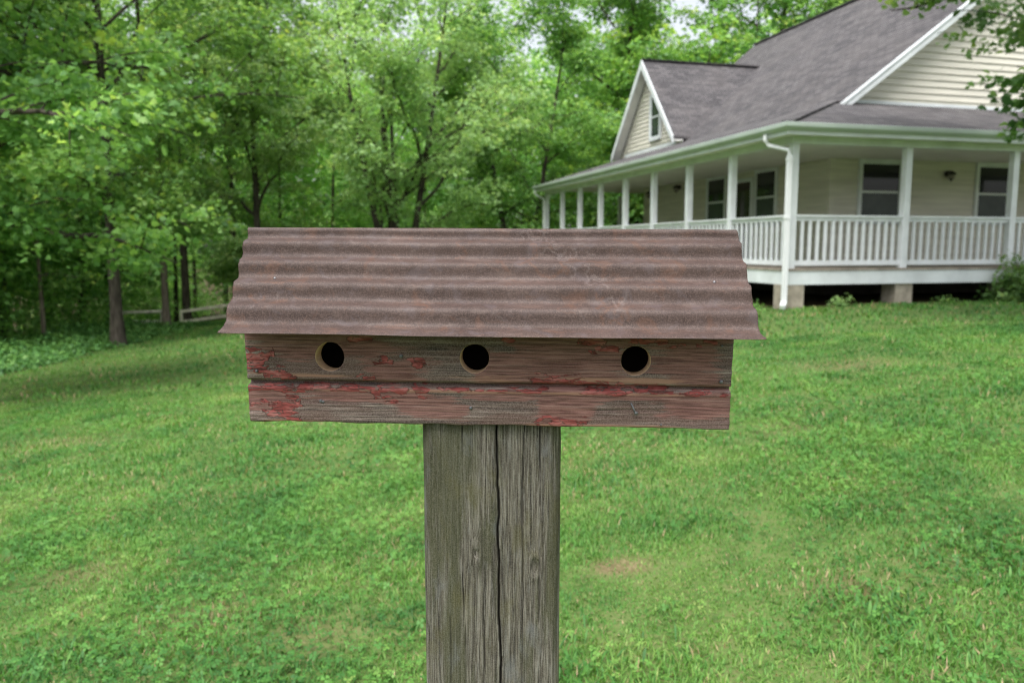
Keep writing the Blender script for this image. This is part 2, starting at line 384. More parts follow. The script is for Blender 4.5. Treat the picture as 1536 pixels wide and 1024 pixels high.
# ------------------------------------------------------------------ grass
def grass_field():
    Vs, Fq, Ft, T = [], [], [], []; nv = 0
    def area_pts(n, y0, y1, hw):
        y = np.sqrt(RNG.random(n)*(y1**2-y0**2)+y0**2); x = (RNG.random(n)*2-1)*(hw*y+.3)
        return x, y
    def patch(x, y):    # low-frequency tone of the lawn: 0 dark .. 1 yellow
        return .44+.28*fbm(x*.55, y*.55, octaves=3, seed=31)+.42*fbm(x*2.6, y*2.6, octaves=3, seed=35)
    def blades(n, y0, y1, hgt, wid, hw=.8):
        nonlocal nv
        x, y = area_pts(n, y0, y1, hw)
        tall = 1+.8*np.clip(fbm(x*2.4, y*2.4, octaves=3, seed=41), -.6, 1)
        keep = (RNG.random(n) < lawnmask(x, y)) & (RNG.random(n) > bareness(x, y)*.93) & (RNG.random(n) < .62+.55*fbm(x*3.1, y*3.1, octaves=3, seed=44)+.1)
        x, y, tall = x[keep], y[keep], tall[keep]; n = len(x)
        z = gz(x, y)-.004
        az = RNG.random(n)*2*PI; lean = np.abs(RNG.normal(.0, .55, n))+.15
        h = hgt*tall*RNG.uniform(.55, 1.25, n); w = wid*RNG.uniform(.6, 1.3, n)
        dx, dy = np.cos(az), np.sin(az); px, py = -dy, dx
        out = []
        for t, ww, s in ((0, 1, -1), (0, 1, 1), (.55, .85, -1), (.55, .85, 1), (1, 0, 0)):
            r = h*np.sin(lean)*t*(.5+.7*t); zz = h*np.cos(lean)*t*(1-.22*t)
            out.append(np.stack([x+dx*r+px*w*ww*s/2, y+dy*r+py*w*ww*s/2, z+zz], -1))
        Vs.append(np.stack(out, 1).reshape(-1, 3))
        b = nv+np.arange(n)*5
        Fq.append(np.stack([b, b+1, b+3, b+2], -1)); Ft.append(np.stack([b+2, b+3, b+4], -1))
        t = np.clip(patch(x, y)+RNG.normal(0, .13, n), 0, .93)
        dry = RNG.random(n) < .03+.22*np.clip(fbm(x*1.6, y*1.6, octaves=3, seed=52)-.05, 0, 1)
        t = np.where(dry, 1, t); T.append(np.repeat(t, 5)); nv += n*5
    def clover(n, y0, y1, size, hw=.8):
        nonlocal nv
        x, y = area_pts(n, y0, y1, hw)
        dens = fbm(x*1.5, y*1.5, octaves=3, seed=61)
        keep = (RNG.random(n) < .30+1.8*dens) & (RNG.random(n) < lawnmask(x, y)) & (RNG.random(n) > bareness(x, y)*.9)
        x, y, dens = x[keep], y[keep], dens[keep]; n = len(x)
        z = gz(x, y)+RNG.uniform(.015, .055, n)*(1+.5*dens); a0 = RNG.random(n)*2*PI; sz = size*RNG.uniform(.6, 1.3, n)
        tt = np.clip(patch(x, y)-.06+RNG.normal(0, .12, n), 0, .9)
        tx, ty = RNG.normal(0, .3, n), RNG.normal(0, .3, n)
        for k in range(3):
            a = a0+k*2*PI/3; dx, dy = np.cos(a), np.sin(a); px, py = -dy, dx
            out = []
            for l, ww in ((.05, 0), (.6, .5), (1, .32), (1, -.32), (.6, -.5)):
                ox = (dx*l+px*ww)*sz; oy = (dy*l+py*ww)*sz
                out.append(np.stack([x+ox, y+oy, z+tx*ox+ty*oy-.1*l*sz+abs(ww)*.25*sz], -1))
            Vs.append(np.stack(out, 1).reshape(-1, 3)); b = nv+np.arange(n)*5
            Fq.append(np.stack([b, b+1, b+2, b+3], -1)); Ft.append(np.stack([b, b+3, b+4], -1))
            T.append(np.repeat(tt, 5)); nv += n*5
    blades(190000, 1.9, 5.2, .040, .0052); clover(26000, 1.9, 5.2, .0125)
    blades(220000, 5.2, 10.5, .045, .009); clover(26000, 5.2, 10.5, .017)
    blades(200000, 10.5, 34, .07, .022, .75)
    # broad weed tufts
    for (cx, cy, r, n) in [(-1.75, 2.95, .22, 260), (-2.35, 4.4, .3, 260), (.55, 4.6, .3, 260), (-.95, 2.62, .2, 180), (1.95, 3.2, .3, 260), (-.15, 7.6, .5, 300), (1.35, 2.75, .2, 160), (-1.4, 4.2, .25, 200), (3.0, 5.5, .4, 260), (-3.4, 6.2, .5, 300), (.1, 2.55, .25, 200)]:
        x = cx+RNG.normal(0, r*.6, n); y = cy+RNG.normal(0, r*.6, n); z = gz(x, y)
        az = RNG.random(n)*2*PI; lean = RNG.uniform(.4, 1.25, n); h = RNG.uniform(.04, .085, n); w = RNG.uniform(.006, .012, n)
        dx, dy = np.cos(az), np.sin(az); px, py = -dy, dx; out = []
        for t, ww, s in ((0, .4, -1), (0, .4, 1), (.55, 1, -1), (.55, 1, 1), (1, 0, 0)):
            rr = h*np.sin(lean)*t; zz = h*np.cos(lean)*t*(1.2-.45*t)
            out.append(np.stack([x+dx*rr+px*w*ww*s/2, y+dy*rr+py*w*ww*s/2, z+zz], -1))
        Vs.append(np.stack(out, 1).reshape(-1, 3)); b = nv+np.arange(n)*5
        Fq.append(np.stack([b, b+1, b+3, b+2], -1)); Ft.append(np.stack([b+2, b+3, b+4], -1))
        T.append(np.repeat(np.clip(RNG.normal(.26, .14, n), 0, .6), 5)); nv += n*5
    o = mesh_np('lawn_grass', np.concatenate(Vs), [np.concatenate(Fq), np.concatenate(Ft)], M_grass, attrs={'tint': np.concatenate(T)})
    tag(o, 'short mown grass and clover covering the sloping lawn', 'grass', kind='stuff')
grass_field()

# ------------------------------------------------------------------ birdhouse
def birdhouse():
    root = thing('birdhouse', 'weathered barn-wood birdhouse with three round holes and a rusty corrugated metal roof', 'birdhouse',
                 (-.030, 1.085, 1.218), (0, .0066, -.052))
    HX, YF, TOP, TH = .3125, -.065, .165, .026
    holes = [(-.2055, .0875), (-.0155, .0875), (.1915, .0875)]; HRAD, HSQ = .0192, .0252
    # --- front board : fine grid with round openings
    xs = set(np.round(np.linspace(-HX, HX, 313), 5)); zs = np.round(np.linspace(0, TOP, 133), 5)
    zsl = [z for z in zs if abs(z-(.0875-HSQ)) > 5e-4 and abs(z-(.0875+HSQ)) > 5e-4]; zs = np.array(sorted(zsl+[.0875-HSQ, .0875+HSQ]))
    for cx, cz in holes:
        xs = {x for x in xs if abs(x-(cx-HSQ)) > 8e-4 and abs(x-(cx+HSQ)) > 8e-4} | {cx-HSQ, cx+HSQ}
    xs = np.array(sorted(xs)); nX, nZ = len(xs), len(zs)
    def prof(z):   # inset of the face (groove between the upper and lower lap)
        return np.interp(z, [0, .002, .040, .0445, .0475, .0490, .0500, .0540, .0552, .0580, .0660, .17], [.0012, 0, 0, -.0012, .0003, .0030, .0115, .0120, .0030, .0008, 0, 0])
    def relief(x, z):
        wob = .006*fbm(x*5, x*0, octaves=2, seed=3)
        g = fbm(x*9, (z+wob)*420, octaves=3, seed=5); g2 = np.abs(fbm(x*5, (z+wob)*260, octaves=2, seed=8))
        lower = np.where(z < .036, 1.0, .45)
        crack = np.clip(.10-g2, 0, .1)*10
        return (.00045*g*lower+.0009*crack*lower+.0012*fbm(x*7, z*25, octaves=2, seed=15))
    def face(x, z):
        x = np.asarray(x, float); z = np.asarray(z, float)
        xo = x*(1+0*z) ; m = np.clip((np.abs(x)-HX*.985)/(HX*.015), 0, 1)
        xo = x+np.sign(x)*m*(.0011*fbm(z*140, z*0+x, octaves=3, seed=77)-.003*np.clip((.05-z)/.05, 0, 1)*0)+np.where(x < 0, -m*(.0015+.034*np.maximum(z, 0)), m*.016*np.maximum(z, 0))
        zo = z+np.where(z < .001, .0014*fbm(x*30, x*0, octaves=3, seed=78), 0)
        return np.stack([xo, YF+prof(z+.0007*fbm(x*25, z*0, octaves=3, seed=79))+relief(x, z), zo], -1)
    X, Z = np.meshgrid(xs, zs); V = [face(X, Z).reshape(-1, 3)]; XY = [np.stack([X, Z], -1).reshape(-1, 2)]
    I = np.arange(nX*nZ).reshape(nZ, nX); cell = np.ones((nZ-1, nX-1), bool); Fq = []; mi = []
    nv = nX*nZ; extra = []
    for cx, cz in holes:
        i0 = int(np.argmin(abs(xs-(cx-HSQ)))); i1 = int(np.argmin(abs(xs-(cx+HSQ)))); j0 = int(np.argmin(abs(zs-(cz-HSQ)))); j1 = int(np.argmin(abs(zs-(cz+HSQ))))
        cell[j0:j1, i0:i1] = False
        loop = [I[j0, i] for i in range(i0, i1)]+[I[j, i1] for j in range(j0, j1)]+[I[j1, i] for i in range(i1, i0, -1)]+[I[j, i0] for j in range(j1, j0, -1)]
        loop = np.array(loop); P = XY[0][loop]; ang = np.arctan2(P[:, 1]-cz, P[:, 0]-cx)
        wobr = HRAD*(1+.012*np.sin(3*ang+cx*40)); C = np.stack([cx+wobr*np.cos(ang), cz+wobr*np.sin(ang)], -1); prev = loop; n = len(loop)
        for k in (1, 2, 3, 4):
            Q = P+(C-P)*k/4; new = nv+np.arange(n); nv += n; V.append(face(Q[:, 0], Q[:, 1])); XY.append(Q)
            Fq.append(np.stack([prev, np.roll(prev, -1), np.roll(new, -1), new], -1)); mi.append(np.zeros(n)); prev = new
        rim = V[-1]
        for dep in (.0015, TH):
            W = rim.copy(); W[:, 1] = YF+dep+.0005*0; sh = .985 if dep < .01 else .98
            W[:, 0] = cx+(rim[:, 0]-cx)*sh; W[:, 2] = cz+(rim[:, 2]-cz)*sh
            if dep < .01: W[:, 1] = rim[:, 1]+dep
            new = nv+np.arange(n); nv += n; V.append(W); XY.append(np.stack([W[:, 0], W[:, 2]], -1))
            Fq.append(np.stack([prev, np.roll(prev, -1), np.roll(new, -1), new], -1)); mi.append(np.ones(n)); prev = new
    q = np.stack([I[:-1, :-1], I[:-1, 1:], I[1:, 1:], I[1:, :-1]], -1)[cell]; Fq.insert(0, q); mi.insert(0, np.zeros(len(q)))
    # edges back to the board's rear
    per = np.concatenate([I[0, :-1], I[:-1, -1], I[-1, :0:-1], I[:0:-1, 0]])
    V0 = np.concatenate(V); B = V0[per].copy(); B[:, 1] = YF+TH; new = nv+np.arange(len(per)); nv += len(per)
    V.append(B); XY.append(np.concatenate(XY)[per]); Fq.append(np.stack([np.roll(per, -1), per, new, np.roll(new, -1)], -1)); mi.append(np.zeros(len(per)))
    Vall = np.concatenate(V); x, z = np.concatenate(XY).T
    # --- surviving red paint, faded red wash, bare orange wood, full-width pale line on the lower bevel
    paint = np.full(len(x), -1.0)
    def spot(arr, cx, cz, rx, rz, st=1.0):
        d = np.maximum(np.abs(x-cx)/rx, np.abs(z-cz)/rz)*.5+np.hypot((x-cx)/rx, (z-cz)/rz)*.5
        np.maximum(arr, st*(1-d), out=arr)
    for s in [(-.303, .081, .020, .016), (-.272, .064, .022, .009), (-.28, .045, .045, .005), (-.226, .047, .035, .004), (-.17, .046, .04, .004), (-.12, .0445, .03, .004, .8), (-.272, .0165, .024, .0165), (-.163, .1115, .018, .005),
              (.098, .0035, .026, .009), (.13, .0575, .030, .003), (.155, .0455, .042, .004), (.093, .060, .028, .008, .8), (.19, .0525, .05, .004, .7), (.155, .102, .02, .006, .85), (.135, .112, .022, .006), (.205, .112, .03, .006), (.235, .106, .02, .004, .7), (.285, .113, .014, .005, .7), (.027, .112, .010, .004),
              (-.135, .0835, .012, .005, .7), (-.092, .0815, .012, .006, .75), (-.135, .0445, .016, .006, .8), (-.155, .060, .012, .005, .6), (-.06, .0455, .05, .003, .6), (.02, .046, .05, .0025, .6), (-.128, .036, .018, .006, .6), (.25, .046, .05, .003, .5), (-.085, .045, .012, .008, .6), (-.305, .022, .01, .004, .5)]: spot(paint, *s)
    paint = paint+.42*fbm(x*55, z*85, octaves=4, seed=91)
    wash = np.where(z > .06, -.12, -.55)+0*x
    for s in [(-.29, .03, .05, .02, .9), (-.22, .105, .14, .02, .9), (-.12, .075, .06, .03, .6), (.02, .075, .045, .03, .9), (.11, .09, .11, .05, .8), (.10, .022, .045, .035, 1.2), (.26, .085, .07, .06, .75), (-.08, .025, .06, .02, .8), (.28, .03, .06, .022, .9), (.17, .04, .2, .012, .6), (-.16, .038, .12, .012, .8), (.02, .04, .07, .01, .9), (.12, .063, .12, .014, .7)]: spot(wash, *s)
    wash = wash+.5*fbm(x*16, z*60, octaves=4, seed=93)
    tan = np.full(len(x), -1.0)
    for s in [(.205, .0615, .06, .006), (.13, .061, .06, .005, .9), (-.28, .064, .03, .004, .6), (.0, .06, .05, .004, .5), (-.23, .062, .06, .003, .6), (0, .0438, .33, .0026, .75), (.12, .0435, .2, .002, .8), (.15, .002, .12, .0025, .8), (-.25, .0015, .05, .002, .8)]: spot(tan, *s)
    tan = tan+.5*fbm(x*25, z*260, octaves=3, seed=95)
    fb = mesh_np('front_board', Vall, Fq, [M_barn, M_rawwood], root, smooth=True, attrs={'paint': paint, 'wash': wash, 'tan': tan}, midx=np.concatenate(mi))
    fb['label'] = 'weathered grey barn board with flaking red paint and three round entrance holes'
    # --- other boards
    m = MB(); m.box(-HX+.002, HX-.002, .045, .065, 0, .165); m.build('back_board', M_barn2, root, bevel=.001); m = MB(); m.box(-HX+.02, HX-.02, .040, .0445, .016, .17); m.build('shade_backing', M_innershade, root)  # dark sheet added inside the back so the holes look deeply shaded
    m = MB(); m.box(-HX+.02, HX-.02, YF+TH, .0395, .001, .016); m.build('floor_board', M_innershade, root)
    for s in (-1, 1):
        m = MB(); x0, x1 = sorted((s*(HX-.020), s*(HX-.001)))
        m.prism([(YF+TH, .0005), (.045, .0005), (.045, .185), (0.0, .236), (YF+TH, .19)], 0, x0, x1); m.build('end_board', M_barn2, root)
    for xx in (-.11, .095):
        m = MB(); m.prism([(YF+TH, .0165), (.0395, .0165), (.0395, .185), (0.0, .236), (YF+TH, .19)], 0, xx-.008, xx+.008); m.build('divider', M_innershade, root)
    # --- corrugated roof sheets
    ridge = np.array([0.0, .2555]); eave = np.array([-.1145, .1175]); run = eave-ridge; Ls = np.hypot(*run); d = run/Ls; nrm = np.array([d[1], -d[0]])
    if nrm[1] < 0: nrm = -nrm
    RX = .3330; nU, nS = 480, 150
    u = np.linspace(-RX, RX, nU); s = np.linspace(0, 1, nS); U, Sg = np.meshgrid(u, s)
    lam = np.interp(Sg, [0, 1], [1, 1])
    cyc = np.polyval(np.polyfit([.054, .119, .221, .309, .407, .498, .611, .698, .823, .913], [-.4, 0, .5, 1, 1.5, 2, 2.5, 3, 3.5, 4], 3), Sg)   # crest phase along the slope
    amp = .0042*np.clip(Sg/.05, 0, 1)*(1-.25*np.clip((Sg-.93)/.07, 0, 1))
    off = amp*np.sin(2*PI*(cyc+.02*fbm(U*4, Sg*2, octaves=2, seed=4))) + .0011*fbm(U*7, Sg*3, octaves=3, seed=6) + .00025*fbm(U*60, Sg*20, octaves=2, seed=7)
    endw = np.clip((np.abs(U)-RX*.97)/(RX*.03), 0, 1)
    off = off+endw*.0014*fbm(Sg*9, U*0+np.sign(U), octaves=2, seed=12)
    flare = .006*np.clip((Sg-.93)/.07, 0, 1)**2
    off = off+flare
    Ux = U*(1+0)+np.sign(U)*endw*(.0016*fbm(Sg*14, np.sign(U), octaves=3, seed=13)) + np.where(Sg > .97, np.sign(U)*endw*.002, 0)+np.clip(U/RX, 0, 1)*(.0115*Sg-.0055)+np.clip(-U/RX, 0, 1)*.004*Sg
    Y = ridge[0]+d[0]*Ls*Sg+nrm[0]*off; Zr = ridge[1]+d[1]*Ls*Sg+nrm[1]*off
    Zr = Zr + .0012*fbm(U*5, U*0, octaves=2, seed=14)*(Sg > .0)
    front = np.stack([Ux, Y, Zr], -1); back = front.copy(); th = .0009
    back[..., 1] -= nrm[0]*th; back[..., 2] -= nrm[1]*th
    Vr = np.concatenate([front.reshape(-1, 3), back.reshape(-1, 3)]); I = np.arange(nU*nS).reshape(nS, nU); N = nU*nS
    top = np.stack([I[:-1, :-1], I[1:, :-1], I[1:, 1:], I[:-1, 1:]], -1).reshape(-1, 4)
    per = np.concatenate([I[0, :-1], I[:-1, -1], I[-1, :0:-1], I[:0:-1, 0]]); rim = np.stack([per, np.roll(per, -1), np.roll(per, -1)+N, per+N], -1)
    scr = np.zeros(N); rust = np.zeros(N); Uf, Sf = U.ravel(), Sg.ravel()*Ls
    r2 = np.random.default_rng(5)
    def walk(cx, cs, size, n, wid, st, arr, horiz=1.0):
        for _ in range(n):
            p = np.array([cx+r2.normal(0, size*.4), cs+r2.normal(0, size*.3)]); a = r2.random()*2*PI
            for _ in range(14):
                a += r2.normal(0, .8); q = p+np.array([math.cos(a)*horiz, math.sin(a)])*size*.16
                w = q-p; t = np.clip(((Uf-p[0])*w[0]+(Sf-p[1])*w[1])/max(1e-12, w@w), 0, 1)
                dd = np.hypot(Uf-p[0]-w[0]*t, Sf-p[1]-w[1]*t); np.maximum(arr, st*np.clip(1.3-dd/wid, 0, 1), out=arr); p = q
    for cx, cs, sz, n in [(.062, .014, .014, 5), (.098, .044, .018, 5), (.134, .083, .014, 6), (.166, .120, .009, 4), (.08, .03, .012, 3), (-.14, .018, .008, 2)]: walk(cx, cs, sz, n, .0011, .9, scr)
    for k in range(46):
        walk(r2.uniform(-.32, .32), r2.uniform(.01, .17), .006, 1, .0008, r2.uniform(.3, .8), scr, horiz=2.2)
    for x_, s_ in [(-.255, .03), (-.25, .075), (-.27, .11), (-.29, .135)]: walk(x_, s_, .012, 1, .0009, .7, scr, horiz=.3)
    for cx, cs, sz, n in [(.15, .135, .012, 4), (.17, .14, .01, 3), (.145, .112, .005, 2), (.06, .058, .03, 2), (-.05, .045, .02, 1), (.12, .07, .03, 1), (-.3, .12, .008, 2)]: walk(cx, cs, sz, n, .0022, .8, rust, horiz=1.0)
    for k in range(30): walk(r2.uniform(-.32, .32), r2.choice([.03, .062, .095, .13, .165])+r2.normal(0, .004), .012, 1, .0011, r2.uniform(.3, .7), rust, horiz=3)
    at = {'scratch': np.concatenate([scr, scr]), 'rust': np.concatenate([rust, rust*0])}
    ro = mesh_np('roof_sheet', Vr, [np.concatenate([top, top[:, ::-1]+N, rim])], M_roofmetal, root, smooth=True, attrs=at)
    Vb = Vr*np.array([1, -1, 1]); Vb[:, 1] += .0012; Vb[:, 2] -= .0016
    mesh_np('roof_sheet', Vb, [np.concatenate([top[:, ::-1], top+N, rim[:, ::-1]])], M_roofmetal, root, smooth=True, attrs={'scratch': np.roll(at['scratch'], 37), 'rust': np.roll(at['rust'], 91)})
    # --- nails
    def head(px, pz, r, y=None, proud=.0022, bend=False):
        m = MB(); y0 = YF if y is None else y
        m.tube([(px, y0+.004, pz), (px, y0-proud*.4, pz), (px, y0-proud*.75, pz), (px, y0-proud, pz)], [r, r, r*.85, r*.4], 12)
        return m.build('nail', M_nail, root, smooth=True)
    for (px, pz, r) in [(-.1115, .0895, .0026), (-.2185, .0285, .0022), (-.2155, .0275, .0020), (-.0205, .0225, .0022), (-.303, .067, .0020), (.3005, .062, .0024), (.300, .108, .0014), (.226, .005, .0012)]: head(px, pz, r)
    m = MB(); m.tube([(.187, YF+.004, .032), (.187, YF-.004, .032), (.1885, YF-.006, .029), (.191, YF-.0055, .0235), (.192, YF-.005, .021)], [.0011]*5, 8)
    m.tube([(.1935, YF-.0062, .0205), (.1925, YF-.0035, .0205)], .0022, 10); m.build('bent_nail', M_nail, root, smooth=True)
    for (px, sg) in [(-.282, .475), (.290, .475)]:
        k = np.argmin((Uf-px)**2+(Sf-sg*Ls)**2); p = Vr[k]; m = MB(); nn = Vector((0, nrm[0], nrm[1])); pv = Vector(p)
        m.tube([pv-nn*.004, pv+nn*.0008, pv+nn*.0014, pv+nn*.0018], [.0019, .0019, .0015, .0007], 12); m.build('roof_nail', M_nailbright, root, smooth=True)
birdhouse()

# ------------------------------------------------------------------ the post under it
def post():
    cx, cy = -.0268, 1.11; hw, hd, r = .0925, .078, .020
    base = float(gz(cx, cy)); top = 1.222
    # rounded-rectangle outline, finest on the side facing the camera
    pts = []
    def seg(p, q, n): pts.extend([(p[0]+(q[0]-p[0])*i/n, p[1]+(q[1]-p[1])*i/n) for i in range(n)])
    def arc(c, a0, a1, n): pts.extend([(c[0]+r*math.cos(a0+(a1-a0)*i/n), c[1]+r*math.sin(a0+(a1-a0)*i/n)) for i in range(n)])
    seg((-hw+r, -hd), (hw-r, -hd), 130); arc((hw-r, -hd+r), -PI/2, 0, 22); seg((hw, -hd+r), (hw, hd-r), 40); arc((hw-r, hd-r), 0, PI/2, 10)
    seg((hw-r, hd), (-hw+r, hd), 40); arc((-hw+r, hd-r), PI/2, PI, 10); seg((-hw, hd-r), (-hw, -hd+r), 40); arc((-hw+r, -hd+r), PI, 1.5*PI, 22)
    O = np.array(pts); n = len(O); nxt = np.roll(O, -1, 0)-np.roll(O, 1, 0); nrm = np.stack([nxt[:, 1], -nxt[:, 0]], -1); nrm /= np.linalg.norm(nrm, axis=1)[:, None]
    zz = np.concatenate([np.linspace(base-.25, .82, 60)[:-1], np.linspace(.82, top, 230)])
    A, Zg = np.meshgrid(np.arange(n), zz); OX, OY = O[A, 0], O[A, 1]; NX, NY = nrm[A, 0], nrm[A, 1]
    frontness = np.clip(-NY, 0, 1)
    sc = np.cumsum(np.hypot(*(np.roll(O, -1, 0)-O).T)); Sx = sc[A]
    wob = .004*fbm(Zg*6, Sx*4, octaves=3, seed=2)
    # knot swirl
    kd = np.hypot((OX+.022)/.016, (Zg-1.04)/.028); wob = wob+.006*np.exp(-kd**2)*np.sign(OX+.022)
    h = .0011*fbm((Sx+wob)*230, Zg*7, octaves=3, seed=11)+.0022*fbm((Sx+wob)*40, Zg*2.2, octaves=3, seed=12)
    groove = np.clip(.13-np.abs(fbm((Sx+wob)*95, Zg*3, octaves=2, seed=19)), 0, .13)/.13
    h = h-.0013*groove
    crackm = np.zeros_like(h)
    def crack(path, wid, dep):
        px = np.interp(Zg, [p[0] for p in path], [p[1] for p in path])+.0009*fbm(Zg*60, Zg*0, octaves=2, seed=33)
        d = np.abs(OX-px); wv = wid*(1+(.5 if wid > .0012 else .6)*fbm(Zg*16, px*0+wid*900, octaves=3, seed=35)); g = np.clip(1.25-d/wv, 0, 1)*(NY < -.3)*(1 if wid > .0012 else np.clip(.55+1.6*fbm(Zg*9, px*300, octaves=2, seed=36), 0, 1)); return g, dep
    P_ = lambda y: 1.45-(y-369)*.00086
    main = [(P_(1024)-.4, .0125), (P_(1024), .0115), (P_(940), .0085), (P_(860), .0092), (P_(811), .0072), (P_(785), .0095), (P_(740), .0076), (P_(640), .0060)]
    cr = [(main, .0014, .013), ([(0, .066), (P_(1000), .064), (P_(800), .0635), (P_(640), .0640)], .0011, .006), ([(0, .040), (P_(1024), .0405), (P_(900), .0418), (P_(760), .040), (P_(640), .0435)], .0008, .004),
          ([(0, -.037), (P_(1024), -.036), (P_(900), -.040), (P_(700), -.0385), (P_(640), -.039)], .0009, .004), ([(0, -.012), (P_(1000), -.0115), (P_(870), -.0135), (P_(640), -.014)], .0008, .004), ([(0, -.057), (P_(1000), -.057), (P_(640), -.060)], .0008, .003)]
    cm = np.zeros_like(h)
    for c in cr:
        g, dep = crack(*c); h = h-dep*g; cm = np.maximum(cm, g*(1 if dep > .01 else .75))
    lip = np.interp(Zg, [p[0] for p in main], [p[1] for p in main]); dl = OX-lip
    h = h+.0018*np.exp(-((np.abs(dl)-.006)/.004)**2)*(NY < -.3)
    kk = np.exp(-kd**2*2); h = h+.003*kk-.004*np.exp(-(kd*4)**2)
    k2 = np.hypot((OX-.058)/.006, (Zg-1.02)/.012); h = h-.003*np.exp(-(k2)**2)+.002*np.exp(-(k2-1.3)**2*4)
    taper = 1+.012*(Zg-1.0)
    VX = cx+OX*taper+NX*h; VY = cy+OY+NY*h
    V = np.stack([VX, VY, Zg], -1).reshape(-1, 3); I = np.arange(n*len(zz)).reshape(len(zz), n)
    q = np.stack([I[:-1], np.roll(I[:-1], -1, 1), np.roll(I[1:], -1, 1), I[1:]], -1).reshape(-1, 4)
    V = V-np.array([cx, cy, base])
    nn = len(V); V = np.concatenate([V, [[0, 0, top-base]]]); cap = np.stack([I[-1], np.roll(I[-1], -1), np.full(n, nn)], -1)
    at = {'crack': np.append(cm.ravel(), 0), 'knot': np.append(np.exp(-((kd-.9)**2)*6).ravel(), 0)}
    o = mesh_np('wooden_post', V, [q, cap], M_post, smooth=True, attrs=at); o.location = (cx, cy, base)
    tag(o, 'thick grey weathered wooden post with a long vertical crack, holding up the birdhouse', 'post')
post()
